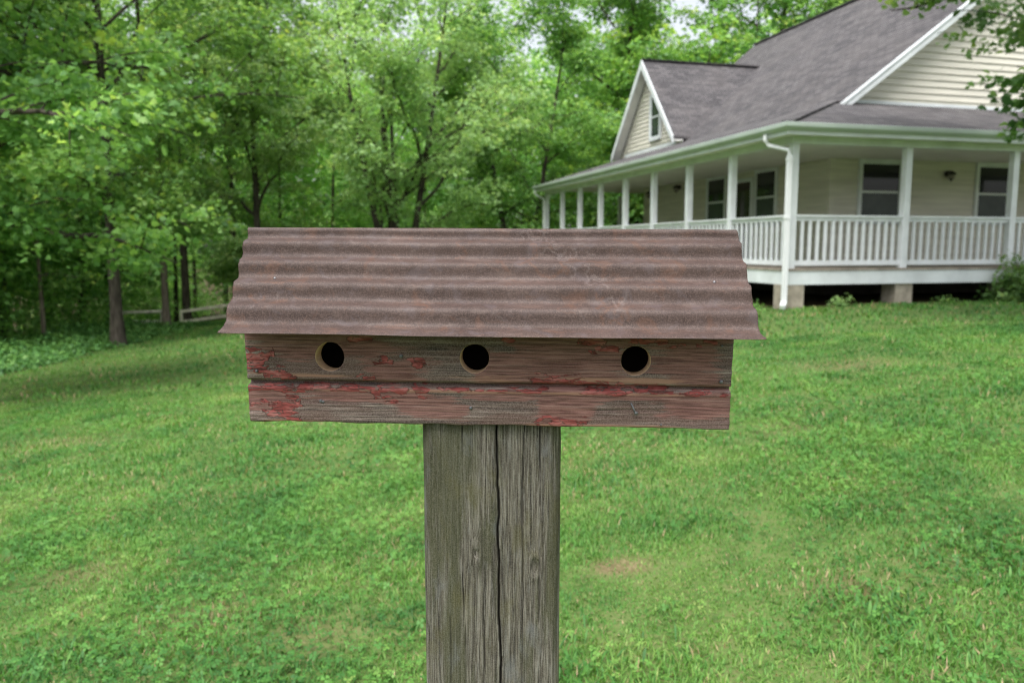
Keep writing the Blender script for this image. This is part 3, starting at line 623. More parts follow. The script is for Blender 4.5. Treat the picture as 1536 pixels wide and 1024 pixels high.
# ------------------------------------------------------------------ farmhouse with wrap-around porch
def farmhouse():
    ZB = .33
    root = thing('farmhouse', 'cream sided farmhouse with grey shingle roof, dormer and white railed wrap-around porch', 'house', (HC[0], HC[1], ZB), (0, 0, math.atan2(HR[1], HR[0])))
    off = (0, 0, ZB)
    N = lambda: MB(off)
    W, BE, AE = 2.9, 15.0, 15.5      # wall set-back, porch end along the side, porch end along the front
    DECK = 1.04; SL = .3152; MS = .745; RA = 9.55
    zr = lambda a: 4.62+MS*(a-2.9)
    ZR = zr(RA)
    # walls: lapped siding, each course a sloped face with a small underside
    def siding(axis, plane, z0, z1, lo, hi, out, mb, c=.152):
        z = z0
        while z < z1-1e-3:
            ze = min(z+c, z1)
            l0, h0 = (lo(z), hi(z)) if callable(lo) else (lo, hi); l1, h1 = (lo(ze), hi(ze)) if callable(lo) else (lo, hi)
            if h0-l0 < .01: break
            if h1 < l1: l1 = h1 = (l1+h1)/2
            p = plane+out*.030
            def mk(u, d, zz): return (d, u, zz) if axis == 0 else (u, d, zz)
            mb.add([mk(l0, p, z), mk(h0, p, z), mk(h1, plane, ze), mk(l1, plane, ze), mk(l0, plane, z), mk(h0, plane, z)], [(0, 1, 2, 3), (4, 5, 1, 0)])
            z = ze
    m = N(); siding(0, W, DECK, 3.4, W+.005, 12.9, -1, m); m.build('wall', M_siding, root)
    m = N(); siding(1, W, DECK, 3.4, W+.005, 17.1, -1, m); m.build('wall', M_siding, root)
    m = N(); m.box(W+.02, 17.0, 12.6, 12.9, DECK, 3.4); m.box(16.9, 17.1, W+.02, 12.6, DECK, 4.6); m.build('wall', M_siding, root)
    m = N(); m.box(W-.03, W+.09, W-.03, W+.09, DECK, 3.42); m.build('corner_trim', M_siding, root)
    m = N(); m.box(W-.03, W+.09, 12.82, 12.93, DECK, 3.42); m.build('corner_trim', M_siding, root)
    # gable wall above the front porch roof
    m = N(); siding(1, W, 4.45, ZR-.1, lambda z: max(W+.05, RA-(ZR-.16-z)/MS), lambda z: min(17.05, RA+(ZR-.16-z)/MS), -1, m); m.build('gable_wall', M_siding, root)
    # main roof
    m = N(); m.slab([(2.84, 2.5, zr(2.84)), (RA, 2.5, ZR), (RA, 17.2, ZR), (2.84, 15.02, zr(2.84))], .10)
    m.slab([(RA+.001, 2.5, ZR), (17.2, 2.5, zr(2.8)), (17.2, 17.2, zr(2.8)), (RA+.001, 17.2, ZR)], .10)
    roof = m.build('roof', M_shingle, root)
    m = N(); m.bar((RA, 2.48, ZR+.01), (RA, 17.2, ZR+.01), .26, .04); m.build('ridge_cap', M_shingle, roof)
    for sgn in (1, -1):
        A = lambda a: a if sgn > 0 else 2*RA-a
        m = N(); pr = [(A(2.74), zr(2.74)-.005), (A(RA), ZR-.005), (A(RA), ZR-.235), (A(2.74), zr(2.74)-.225)]
        m.prism(pr, 1, 2.45, 2.497); m.build('rake_board', M_trim, root)
        m = N(); pr = [(A(2.84), zr(2.84)-.03), (A(RA-.02), ZR-.04), (A(RA-.02), ZR-.07), (A(2.84), zr(2.84)-.06)]
        m.prism(pr, 1, 2.425, 2.449); m.build('rake_moulding', M_trim, root)
        m = N(); m.slab([(A(2.9), 2.5, zr(2.9)-.13), (A(RA), 2.5, ZR-.13), (A(RA), W-.016, ZR-.13), (A(2.9), W-.016, zr(2.9)-.13)], .02); m.build('rake_soffit', M_ceiling, root)
    m = N(); m.box(W+.12, 17.0, W-.05, W-.031, 4.585, 4.68); m.build('flashing_board', M_trim, root)
    # porch roof: side and front, mitred at the hip
    E_ = -.42; zp = lambda a: 3.58+(a-E_)*SL
    m = N(); m.slab([(E_, E_, zp(E_)), (2.9, 2.9, zp(2.9)), (2.9, BE+.02, zp(2.9)), (E_, BE+.02, zp(E_))], .09); pr1 = m.build('porch_roof', M_shingle, root)
    m = N(); m.slab([(E_, E_, zp(E_)), (AE, E_, zp(E_)), (AE, 2.9, zp(2.9)), (2.9, 2.9, zp(2.9))], .09); m.build('porch_roof', M_shingle, root)
    m = N(); m.bar((E_, E_, zp(E_)+.015), (2.9, 2.9, zp(2.9)+.015), .24, .03); m.build('hip_cap', M_shingle, root)
    # far end of the side porch roof: a plain end board
    m = N(); m.prism([(E_, zp(E_)-.02), (2.9, zp(2.9)-.02), (2.9, zp(2.9)-.24), (E_, zp(E_)-.18)], 1, BE+.021, BE+.06); m.build('rake_board', M_trim, root)
    # gutters
    prof = [(-.002, 3.448), (.055, 3.448), (.105, 3.495), (.110, 3.560), (.098, 3.566), (.092, 3.55), (-.002, 3.55)]
    def gutter(run):
        m = N(); v = []; n = len(prof)
        for d, z in prof: v.append((E_-d, E_-d, z))
        for d, z in prof: v.append((E_-d, BE+.05, z) if run == 0 else (AE, E_-d, z))
        m.add(v, [tuple(range(n)), tuple(range(2*n-1, n-1, -1))]+[(i, (i+1) % n, (i+1) % n+n, i+n) for i in range(n)]); m.build('gutter', M_gutter, root)
    gutter(0); gutter(1)
    # eave fascia, soffit, ceiling, beam
    m = N(); m.box(E_+.002, E_+.03, E_+.002, BE, 3.37, 3.49); m.box(E_+.03, AE, E_+.002, E_+.03, 3.37, 3.49); m.build('fascia', M_trim, root)
    m = N(); m.box(E_+.03, W-.02, E_+.03, BE, 3.395, 3.42); m.box(W-.02, AE, E_+.03, W-.02, 3.395, 3.42); m.box(W-.02, 10, 12.95, BE, 3.395, 3.42); m.build('porch_ceiling', M_ceiling, root)
    m = N(); m.box(-.07, .07, -.07, BE-.05, 3.27, 3.392); m.box(.07, AE, -.07, .07, 3.27, 3.392); m.build('porch_beam', M_trim, root)
    # deck, skirt, piers, foundation
    m = N(); m.box(-.13, W-.02, -.13, BE, 1.0, DECK); m.box(W-.02, AE, -.13, W-.02, 1.0, DECK); m.box(W-.02, 10, 12.95, BE, 1.0, DECK); m.build('deck', M_deck, root)
    m = N(); m.box(-.115, -.075, -.075, BE-.02, .75, .998); m.build('skirt_board', M_trim, root)
    m = N(); m.box(-.115, AE, -.115, -.076, .75, .998); m.build('skirt_board', M_trim, root)
    def zg(a, b): p = HC+HR*a+HL*b; return float(gz(p[0], p[1]))
    for a, b in [(.06, .08), (2.45, .12), (4.95, .12), (7.4, .12), (9.9, .12), (12.3, .12)]+[(.14, b) for b in (3.8, 7.6, 11.4, 14.7)]:
        m = N(); z0 = min(zg(a, b), zg(a-.2, b-.2))-.15
        for k in range(8):
            zt = .748-k*.2; zb = max(z0, zt-.192)
            if zt < z0+.02: break
            m.box(a-.19, a+.19, b-.19, b+.19, zb, zt)
            if zb > z0: m.box(a-.184, a+.184, b-.184, b+.184, max(z0, zb-.008), zb)
        m.build('pier', M_concrete, root)
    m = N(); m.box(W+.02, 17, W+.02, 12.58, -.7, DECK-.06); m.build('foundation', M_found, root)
    # posts
    PL = [0, 2.1, 4.0, 5.88, 7.7, 9.58, 11.4, 13.17, 14.93]
    PR = [2.42, 4.9, 7.35, 9.8, 12.25]
    def col(a, b, name='porch_post'):
        m = N(); h = .066; m.box(a-h, a+h, b-h, b+h, DECK-.0, 3.268); p = m.build(name, M_white, root, bevel=.006)
        return p
    for b in PL: col(0, b)
    for a in PR: col(a, 0)
    col(2.8, 14.9)
    # railing sections, each with its own rails and balusters
    def rail(p0, p1, axis, single):
        m = N()
        def bx(lo, hi, hw, z0, z1):
            if axis == 0: m.box(lo, hi, -hw, hw, z0, z1)
            else: m.box(-hw, hw, lo, hi, z0, z1)
        bx(p0+.067, p1-.067, .055, 1.975, 2.012); bx(p0+.067, p1-.067, .022, 1.905, 1.974)
        r = m.build('porch_railing', M_white, root)
        m = N(); bx(p0+.067, p1-.067, .022, 1.095, 1.185); m.build('bottom_rail', M_white, r)
        L = p1-p0; n = 13 if L > 2.2 else 10; proto = None; mm = N()
        for k in range(n):
            c = p0+.067+(L-.134)*(k+1)/(n+1)
            if single:
                if proto is None:
                    q = N()
                    if axis == 0: q.box(c-.024, c+.024, -.0205, .0205, 1.1851, 1.9049)
                    else: q.box(-.0205, .0205, c-.024, c+.024, 1.1851, 1.9049)
                    proto = q.build('baluster', M_white, r); c0 = c
                else:
                    o = proto.copy(); COL.objects.link(o); o.parent = r
                    if axis == 0: o.location.x = c-c0
                    else: o.location.y = c-c0
            else:
                if axis == 0: mm.box(c-.024, c+.024, -.0205, .0205, 1.1851, 1.9049)
                else: mm.box(-.0205, .0205, c-.024, c+.024, 1.1851, 1.9049)
        if not single:
            o = mm.build('balusters', M_white, r); o['kind'] = 'stuff'
    fr = [0]+PR
    for i in range(len(fr)-1): rail(fr[i], fr[i+1], 0, i < 3)
    for i in range(len(PL)-1): rail(PL[i], PL[i+1], 1, i < 2)
    # downspouts
    def spout(a, b, zb, bb):
        m = N(); r = .036
        m.tube([(E_-.05, b, 3.43), (E_-.05, b, 3.34), (E_+.02, b+.0, 3.25), (a-.02, bb, 3.13), (a, bb, 3.02)], [r]*5, 10)
        m.box(a-.040, a+.040, bb-.035, bb+.035, zb+.10, 3.04)
        m.bar((a, bb, zb+.13), (a-.10, bb-.12, zb+.06), .09, .08); m.build('downspout', M_down, root, smooth=False)
        for zs in (1.93, 2.95):
            m = N(); m.box(a-.05, a+.05, bb-.045, bb+.045, zs, zs+.04); m.build('downspout_strap', M_down, root)
    spout(-.20, .20, zg(-.2, 0), -.17)
    spout(-.12, BE-.1, zg(-.2, BE)-.1, BE-.1)
    # windows and door
    def window(axis, lo, hi, z0, z1, name='window', plane=W, mat=M_pane, rail_=True, fr_=.075, parent=root):
        def bx(m, l, h, d0, d1, a, b):
            if axis == 1: m.box(l, h, plane-d1, plane-d0, a, b)
            else: m.box(plane-d1, plane-d0, l, h, a, b)
        m = N(); f = fr_
        bx(m, lo-f, lo, .0, .066, z0-f, z1+f); bx(m, hi, hi+f, .0, .066, z0-f, z1+f); bx(m, lo, hi, .0, .066, z1, z1+f); bx(m, lo, hi, .0, .076, z0-f, z0)
        w = m.build(name, M_trim, parent)
        zm = (z0+z1)/2; m = N()
        bx(m, lo, lo+.03, .012, .052, z0, z1); bx(m, hi-.03, hi, .012, .052, z0, z1); bx(m, lo+.03, hi-.03, .012, .052, z1-.03, z1); bx(m, lo+.03, hi-.03, .012, .052, z0, z0+.03)
        if rail_: bx(m, lo+.03, hi-.03, .012, .056, zm-.025, zm+.025)
        m.build('sash', M_trim, w)
        m = N(); bx(m, lo+.03, hi-.03, .032, .040, zm+.025 if rail_ else z0+.03, z1-.03); m.build('pane', mat, w)
        if rail_:
            m = N(); bx(m, lo+.03, hi-.03, .032, .036, z0+.03, zm-.025); m.build('pane', M_screen if mat is M_pane else mat, w)
        return w
    window(1, 3.68, 4.72, 2.02, 3.32); window(1, 6.90, 7.85, 2.02, 3.32); window(1, 10.4, 11.4, 2.02, 3.32)
    window(0, 4.98, 5.86, 2.02, 3.34); window(0, 7.45, 8.42, 2.02, 3.34)
    d = window(0, 6.10, 6.98, DECK+.08, 3.16, 'door', mat=M_door, rail_=False)
    m = N(); m.tube([(W-.045, 6.22, 2.10), (W-.075, 6.22, 2.10)], .02, 8); m.build('handle', M_nailbright, d)
    # wall lamps: back plate, arm, glass lantern and cap
    def lamp(axis, u, z):
        r = thing_part('wall_lamp', root)
        def P(d, o=0, zz=0): return (u+o, W-d, z+zz) if axis == 1 else (W-d, u+o, z+zz)
        m = N(); m.tube([P(.012), P(.04)], .07, 12); m.tube([P(.04), P(.10, 0, .06), P(.15, 0, .03)], .012, 6)
        c = P(.15); m.lathe([(.01, .06), (.03, .05), (.105, -.0), (.11, -.03), (.075, -.03)], c, 12); m.lathe([(.055, -.14), (.06, -.125), (.02, -.16), (.01, -.19)], c, 10); b = m.build('wall_lamp', M_black, root)
        m = N(); m.lathe([(.07, -.032), (.085, -.06), (.058, -.125)], c, 12); m.build('lamp_glass', M_lampglass, b)
    def thing_part(n, p): return None
    lamp(1, 6.02, 3.12); lamp(0, 10.25, 3.27); lamp(0, 12.3, 3.22)
    # scrolled iron ornament on the side wall near the corner
    m = N()
    for k in (0, 1):
        y0 = 3.98+k*.22; pts = [(W-.03, y0+.075*math.cos(t*.5)*(1-t/16), 3.45+.10*math.sin(t*.5)*(1-t/16)+.03*k) for t in range(0, 15)]
        m.tube(pts, .016, 6)
    m.bar((W-.03, 3.9, 3.55), (W-.03, 4.28, 3.55), .02, .03); m.build('wall_ornament', M_black, root)
    # dormer
    DL, DR, DA, DX = 15.1, 10.08, 12.55, 2.9
    s = (7.58-4.72)/(DL-DA); za = 7.58
    zd = lambda b: za-s*abs(b-DA)
    m = N(); siding(0, DX-.02, 4.50, za-.25, lambda z: DA-(za-.22-z)/s, lambda z: DA+(za-.22-z)/s, -1, m, .14); m.build('dormer_wall', M_siding, root)
    aend = 2.9+(za-4.62)/MS+.25
    m = N(); f = DX-.36; xb = lambda b: 2.9+(zd(b)-4.62)/MS+.2
    m.slab([(f, DR, zd(DR)), (f, DA, za), (aend, DA, za), (DX+.3, DR, zd(DR))], .09); m.slab([(f, DA+.001, za), (f, DL, zd(DL)), (DX+.3, DL, zd(DL)), (aend, DA+.001, za)], .09); dr = m.build('dormer_roof', M_shingle, root)
    m = N(); m.bar((f-.01, DA, za+.012), (aend-.2, DA, za+.012), .2, .03); m.build('ridge_cap', M_shingle, dr)
    for b0, b1 in ((DR, DA), (DL, DA)):
        m = N(); m.prism([(b0, zd(b0)-.004), (b1, za-.004), (b1, za-.30), (b0+(-.0), zd(b0)-.22)], 0, f-.04, f-.003); m.build('dormer_rake', M_trim, root)
        m = N(); m.slab([(f, b0, zd(b0)-.13), (f, b1, za-.13), (DX-.04, b1, za-.13), (DX-.04, b0, zd(b0)-.13)], .02); m.build('dormer_soffit', M_ceiling, root)
    m = N(); m.box(DX-.06, DX-.051, DR+.45, DL-.45, 4.60, 4.72); m.build('flashing_board', M_trim, root)
    window(0, DA-.85, DA-.20, 5.02, 6.33, 'dormer_window', plane=DX-.046, mat=M_screen, fr_=.10)
farmhouse()
# ------------------------------------------------------------------ trees
def tubes(branches, sides=7):
    """branches: list of (points (k,3), radii (k,)) -> vertices, quads"""
    V, F = [], []; nv = 0
    for P, R_ in branches:
        P = np.asarray(P, float); k = len(P); n = sides if R_[0] > .05 else 5
        T = np.gradient(P, axis=0); T /= np.linalg.norm(T, axis=1)[:, None]+1e-9
        ref = np.where(np.abs(T[:, 2:3]) < .85, [[0, 0, 1.]], [[1., 0, 0]])
        A = np.cross(T, ref); A /= np.linalg.norm(A, axis=1)[:, None]+1e-9; B = np.cross(T, A)
        ang = np.arange(n)*2*PI/n
        ring = P[:, None]+(A[:, None]*np.cos(ang)[None, :, None]+B[:, None]*np.sin(ang)[None, :, None])*np.asarray(R_)[:, None, None]
        V.append(ring.reshape(-1, 3)); I = nv+np.arange(k*n).reshape(k, n)
        F.append(np.stack([I[:-1], np.roll(I[:-1], -1, 1), np.roll(I[1:], -1, 1), I[1:]], -1).reshape(-1, 4)); nv += k*n
    return np.concatenate(V), np.concatenate(F)

LEAF4 = np.array([(0, 0, 0), (-.36, .42, .07), (0, 1, -.06), (.36, .42, .07)])
LEAFM = np.array([(0, 0, 0), (-.30, .05, .02), (-.52, .30, .05), (-.30, .42, .05), (-.36, .72, .03), (-.12, .66, .02), (0, 1, -.08), (.12, .66, .02), (.36, .72, .03), (.30, .42, .05), (.52, .30, .05), (.30, .05, .02)])
def leaves(C, out, size, rng, tint, tilt=.9, maple=False):
    """leaf polygons at points C, tips pointing roughly along out (horizontal) and drooping"""
    n = len(C); az = np.arctan2(out[:, 1], out[:, 0])+rng.normal(0, .9, n)
    d = np.stack([np.cos(az), np.sin(az), rng.normal(-.30, .35, n)], -1); d /= np.linalg.norm(d, axis=1)[:, None]
    up = np.stack([rng.normal(0, tilt, n), rng.normal(0, tilt, n), np.ones(n)], -1)
    x = np.cross(d, up); x /= np.linalg.norm(x, axis=1)[:, None]+1e-9; nz = np.cross(x, d)
    s = size*rng.uniform(.6, 1.35, n)
    T = LEAFM if maple else LEAF4; k = len(T)
    V = C[:, None]+s[:, None, None]*(T[None, :, 0:1]*x[:, None]+T[None, :, 1:2]*d[:, None]+T[None, :, 2:3]*nz[:, None])
    I = np.arange(n*k).reshape(n, k)
    return V.reshape(-1, 3), I, np.repeat(tint, k)

def make_tree(name, label, x, y, height, r0, cen, rad, fork=(.25, .85), n_limb=14, n_sub=7, n_spray=6, per=36, leaf=.10, spray=.45, seed=1, mat=None, bark=None, stems=1, maple=False, lean=(0, 0), group=None, inner=.5, low=-1.0, cat='tree', z=None, filt=None):
    """cen/rad: crown ellipsoid relative to the base"""
    rng = np.random.default_rng(seed); mat = mat or M_leaf; bark = bark or M_bark
    cen = np.array(cen, float); rad = np.array(rad, float)
    br = []; sprays = []; outs = []
    lx, ly = lean
    def inside(p, k=1.0):
        q = (p-cen)/rad; l = np.linalg.norm(q)
        lump = 1+.22*math.sin(q[0]*4+seed)+.16*math.sin(q[1]*5+q[2]*4+seed*2)
        k = k*lump
        return p if l <= k else cen+rad*q/l*k
    stemlist = []
    for s in range(stems):
        H = height*(.93 if s == 0 else rng.uniform(.7, .9)); a = rng.random()*2*PI; sp = 0 if stems == 1 else height*.16
        t = np.linspace(0, 1, 14); wx = np.cumsum(rng.normal(0, .035, 14))*H*.05; wy = np.cumsum(rng.normal(0, .035, 14))*H*.05
        if stems > 1: a = s*2*PI/stems+rng.normal(0, .3)
        P = np.stack([lx*t*H+wx*t+math.cos(a)*sp*t**.8, ly*t*H+wy*t+math.sin(a)*sp*t**.8, t*H-.15], -1)
        rr = r0*(1 if stems == 1 else .7); R_ = rr*(1-t)**.85+.012; R_ = R_*(1+.45*np.exp(-np.maximum(t*H-.1, 0)/.28))
        br.append((P, R_)); stemlist.append((P, R_))
    for i in range(n_limb):
        P, R_ = stemlist[i % stems]; f = fork[0]+(fork[1]-fork[0])*((i+rng.random())/n_limb)
        j = f*13; j0 = int(j); start = P[j0]+(P[min(13, j0+1)]-P[j0])*(j-j0); rs = np.interp(j, np.arange(14), R_)*.46
        az = i*2.4+rng.normal(0, .35); el = math.radians(rng.uniform(8, 50)) if f < .7 else math.radians(rng.uniform(30, 75))
        if f < fork[0]+.18*(fork[1]-fork[0]): el = math.radians(rng.uniform(-12, 22))
        d = np.array([math.cos(az)*math.cos(el), math.sin(az)*math.cos(el), math.sin(el)])
        # walk out to the envelope
        L = 0; p = start.copy()
        while L < 12:
            q = (p+d*.25-cen)/rad
            if np.linalg.norm(q) > rng.uniform(.88, 1.08) and L > .8: break
            p = p+d*.25; L += .25
        t = np.linspace(0, 1, 8)[:, None]; end = p; ctrl = start*.5+end*.5+np.array([0, 0, .16*L])
        B = (1-t)**2*start+2*t*(1-t)*ctrl+t**2*end; B[1:-1] += rng.normal(0, .045*L/3, (6, 3))
        br.append((B, rs*(1-t[:, 0])**.9+.008))
        for s in range(n_sub):
            u = .22+.78*(s+rng.random())/n_sub; st = B[min(7, int(u*7))]
            dv = rng.normal(0, 1, 3)*np.array([1, 1, .55]); dv /= np.linalg.norm(dv); dv = dv*.75+d*.5+np.array([0, 0, .05])
            en = inside(st+dv*rng.uniform(.5, 1.0)*(.30*L+.5)); mid = st*.5+en*.5+np.array([0, 0, .12*np.linalg.norm(en-st)])
            tt = np.linspace(0, 1, 5)[:, None]; Q = (1-tt)**2*st+2*tt*(1-tt)*mid+tt**2*en
            br.append((Q, (rs*.28*(1-u*.5))*(1-tt[:, 0])+.006))
            for k in range(n_spray):
                w = .15+.85*(k+rng.random())/n_spray
                c = (1-w)**2*st+2*w*(1-w)*mid+w*w*en+rng.normal(0, .22, 3)*np.array([1, 1, .6])
                if c[2] < cen[2]+low*rad[2]: continue
                sprays.append(c); o = c-np.array([P[0][0], P[0][1], c[2]]); outs.append(o/(np.linalg.norm(o)+1e-6))
    C = np.array(sprays); O = np.array(outs); nS = len(C)
    n = nS*per; ci = np.repeat(np.arange(nS), per)
    a = rng.random(n)*2*PI; rr = np.sqrt(rng.random(n))*spray*rng.uniform(.5, 1.2, n)
    stx = rng.uniform(.7, 1.3, nS)[ci]
    off = np.stack([np.cos(a)*rr*stx, np.sin(a)*rr/stx, rng.normal(0, spray*.16, n)-.35*rr**2/spray], -1)
    Lc = C[ci]+off
    if filt is not None:
        k = filt(Lc+np.array([x, y, 0])); Lc, off, ci = Lc[k], off[k], ci[k]; n = len(Lc)
    q = np.linalg.norm((Lc-cen)/rad, axis=1)
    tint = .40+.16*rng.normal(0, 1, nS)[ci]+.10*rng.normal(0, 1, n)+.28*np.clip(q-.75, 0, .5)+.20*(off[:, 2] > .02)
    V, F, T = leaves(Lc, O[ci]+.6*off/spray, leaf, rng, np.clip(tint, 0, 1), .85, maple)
    zz = float(gz(x, y)) if z is None else z
    root = thing(name, label, cat, (x, y, zz), group=group)
    tv, tf = tubes(br, 9)
    mesh_np('trunk', tv, tf, bark, root, smooth=True)
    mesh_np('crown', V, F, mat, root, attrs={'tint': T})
    return root

def copy_tree(src, label, x, y, rot, sc, group=None):
    r = src.copy(); COL.objects.link(r); r.location = (x, y, float(gz(x, y))); r.rotation_euler = (0, 0, rot); r.scale = sc; r['label'] = label
    for ch in src.children:
        c = ch.copy(); COL.objects.link(c); c.parent = r
    return r

FG = 'trees standing along the edge of the wood'
make_tree('leafy_tree', 'large leafy tree at the far left with fresh green drooping boughs close to the camera', -7.9, 10.6, 10.5, .19, (.2, .1, 4.7), (3.7, 2.5, 5.0), (.27, .92), 34, 10, 7, 22, .098, .36, 11, M_leaf, maple=True, filt=lambda P: P[:, 2] > 1.45+.3*np.sin(P[:, 0]*3)*np.cos(P[:, 1]*2.3))
make_tree('maple_tree', 'maple with a stout bare grey trunk standing on the edge of the lawn', -9.95, 20.0, 14, .145, (.6, .2, 7.9), (4.6, 4.4, 6.0), (.24, .9), 30, 9, 7, 22, .14, .5, 23, M_leaf, low=-.98)
make_tree('pale_barked_tree', 'slim pale-barked tree beside the end post of the old rail fence', -11.15, 25.6, 11, .115, (.2, 0, 7.2), (2.6, 2.6, 4.6), (.3, .9), 14, 6, 5, 30, .13, .45, 31, M_leaf, M_barkpale, group=FG)
make_tree('sapling', 'thin pale sapling trunk in the dark undergrowth under the leafy tree', -13.0, 22.0, 6.5, .055, (0, 0, 4.3), (1.7, 1.7, 2.6), (.35, .9), 10, 5, 4, 24, .12, .4, 37, M_leaf, M_barkpale)
make_tree('slender_tree', 'slender dark-trunked tree behind the gap between the two rail fences', -12.9, 31.5, 14, .16, (0, 0, 8.8), (3.0, 3.0, 5.6), (.35, .9), 14, 6, 5, 28, .15, .5, 41, M_leafdark, group=FG)
make_tree('slender_tree', 'slender dark-trunked tree in the wood above the birdhouse roof\'s left end', -11.6, 33.5, 13, .14, (0, 0, 8.6), (3.0, 3.0, 5.2), (.35, .9), 14, 6, 5, 28, .15, .5, 43, M_leaf, group=FG)
make_tree('spreading_tree', 'broad light green tree with several spreading limbs, directly behind the birdhouse', -4.1, 29.0, 13.2, .20, (0, 0, 6.9), (5.8, 5.0, 6.8), (.08, .92), 34, 10, 7, 18, .15, .55, 53, M_leaflite, stems=4, low=-.95)
make_tree('crooked_tree', 'dark-limbed tree just left of the far end of the porch', .35, 33.5, 13, .17, (.3, 0, 6.8), (4.2, 4.0, 6.4), (.12, .92), 26, 9, 7, 20, .155, .55, 59, M_leaf, stems=2, low=-.95)
make_tree('tall_tree', 'tall green tree rising behind the dormer gable of the house', 5.6, 39.0, 17.0, .25, (0, 0, 9.2), (4.8, 4.4, 7.8), (.12, .92), 24, 9, 7, 24, .19, .6, 61, M_leaf)
make_tree('tall_tree', 'tall green tree rising behind the long main roof slope of the house', 13.4, 41.0, 19.5, .27, (0, 0, 11), (5.4, 4.8, 8.4), (.15, .92), 24, 9, 7, 24, .20, .65, 67, M_leaf)
make_tree('woodland_tree', 'bright green tree filling the gap between the maple and the spreading tree', -8.5, 26.8, 12.2, .13, (0, 0, 6.6), (3.4, 3.2, 5.8), (.12, .92), 20, 8, 7, 24, .15, .5, 71, M_leaflite, low=-.9)
make_tree('overhanging_tree', 'dark leafy boughs hanging in front of the gable from the upper right', 8.1, 10.4, 11, .24, (0.2, 0, 6.9), (4.9, 4.2, 4.4), (.28, .9), 30, 9, 6, 26, .115, .34, 83, M_leafdark, maple=True)

# the wood behind: one mass of distant trees
def woodland():
    rng = np.random.default_rng(99); TV, TF, LV, LF, LT = [], [], [], [], []; nt = nl = 0
    spots = []
    for r0, r1, n, a0, a1 in ((38, 46, 26, -52, 52), (47, 58, 30, -52, 52), (60, 80, 40, -55, 55)):
        for i in range(n):
            a = math.radians(a0+(a1-a0)*(i+rng.random())/n); r = rng.uniform(r0, r1); spots.append((r*math.sin(a), r*math.cos(a)))
    for i in range(24):     # the near wood on the left
        y = 11+24*(i+rng.random())/24; spots.append((-13.6-.25*max(0, y-24)-rng.uniform(.3, 11)-(2.2 if y < 17 else 0), y))
    for (x, y) in spots:
        a, b = hab(x, y)
        if -3 < a < 21 and -2 < b < 21: continue
        d = math.hypot(x, y); z0 = float(gz(x, y)); H = rng.uniform(10.5, 15.5)*(1+.012*max(0, d-35)); R = rng.uniform(2.6, 4.2)
        near = d < 36
        t = np.linspace(0, 1, 6); P = np.stack([x+t*rng.normal(0, .4), y+t*rng.normal(0, .4), z0-.2+t*H*.9], -1); r = rng.uniform(.09, .2)
        bl = [(P, r*(1-t*.85))]
        for k in range(7):
            f = rng.uniform(.3, .9); s = P[int(f*5)]; az = rng.random()*6.28; e = s+np.array([math.cos(az)*R*.8, math.sin(az)*R*.8, rng.uniform(.3, 2)]); bl.append((np.array([s, (s+e)/2+[0, 0, .3], e]), np.array([r*.4, r*.25, .01])))
        v, f = tubes(bl, 6); TV.append(v); TF.append(f+nt); nt += len(v)
        ns = 330 if near else 270; zc = H*.56; rz = H*.46
        u = rng.normal(0, 1, (ns, 3)); u /= np.linalg.norm(u, axis=1)[:, None]; u *= rng.uniform(.45, 1.05, ns)[:, None]
        C = np.stack([x+u[:, 0]*R, y+u[:, 1]*R, z0+zc+u[:, 2]*rz], -1)
        per = 22 if near else 20; lf = .19 if near else (.24 if d < 50 else .32); sp = .62
        ci = np.repeat(np.arange(ns), per); n = len(ci); an = rng.random(n)*6.283; rr = np.sqrt(rng.random(n))*sp*rng.uniform(.6, 1.3, n)
        off = np.stack([np.cos(an)*rr, np.sin(an)*rr, rng.normal(0, .1, n)-.3*rr*rr/sp], -1); L = C[ci]+off
        base = rng.normal(.45, .13)
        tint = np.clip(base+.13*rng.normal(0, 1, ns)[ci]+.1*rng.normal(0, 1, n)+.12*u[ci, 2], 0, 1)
        v, f, tt = leaves(L, off+u[ci]*[1, 1, 0]*.4+1e-4, lf, rng, tint, .85); LV.append(v); LF.append(f+nl); LT.append(tt); nl += len(v)
    # understorey saplings and brush between the trunks
    n = 4200; y = rng.uniform(9, 60, n); x = np.where(rng.random(n) < .5, -13.2-.25*np.maximum(0, y-24)-rng.exponential(5, n)-np.where(y < 17, 1.5, 0), rng.uniform(-30, 40, n)); y = np.where(x > -13, rng.uniform(32.2, 56, n), y)
    a, b = hab(x, y); k = ~((a > -2) & (b > -2) & (a < 21) & (b < 20)); x, y = x[k], y[k]; n = len(x)
    C = np.stack([x, y, gz(x, y)+rng.random(n)**1.4*4.2+.15], -1); per = 26; ci = np.repeat(np.arange(n), per)
    an = rng.random(n*per)*6.283; rr = np.sqrt(rng.random(n*per))*.8; off = np.stack([np.cos(an)*rr, np.sin(an)*rr, rng.normal(0, .16, n*per)-.3*rr*rr], -1)
    v, f, tt = leaves(C[ci]+off, off+1e-4, .17, rng, np.clip(.45+.12*rng.normal(0, 1, n)[ci]+.08*rng.normal(0, 1, n*per), 0, 1), .45); LV.append(v); LF.append(f+nl); LT.append(tt); nl += len(v)
    V = np.concatenate(TV+LV); F1 = np.concatenate(TF); F2 = np.concatenate(LF)+nt
    o = mesh_np('woodland', V, [np.concatenate([F1, F2])], [M_bark, M_leafwood], attrs={'tint': np.concatenate([np.zeros(nt)]+LT)}, midx=np.concatenate([np.zeros(len(F1)), np.ones(len(F2))]))
    tag(o, 'dense green deciduous wood filling the background behind the lawn', 'woodland', kind='stuff')
woodland()

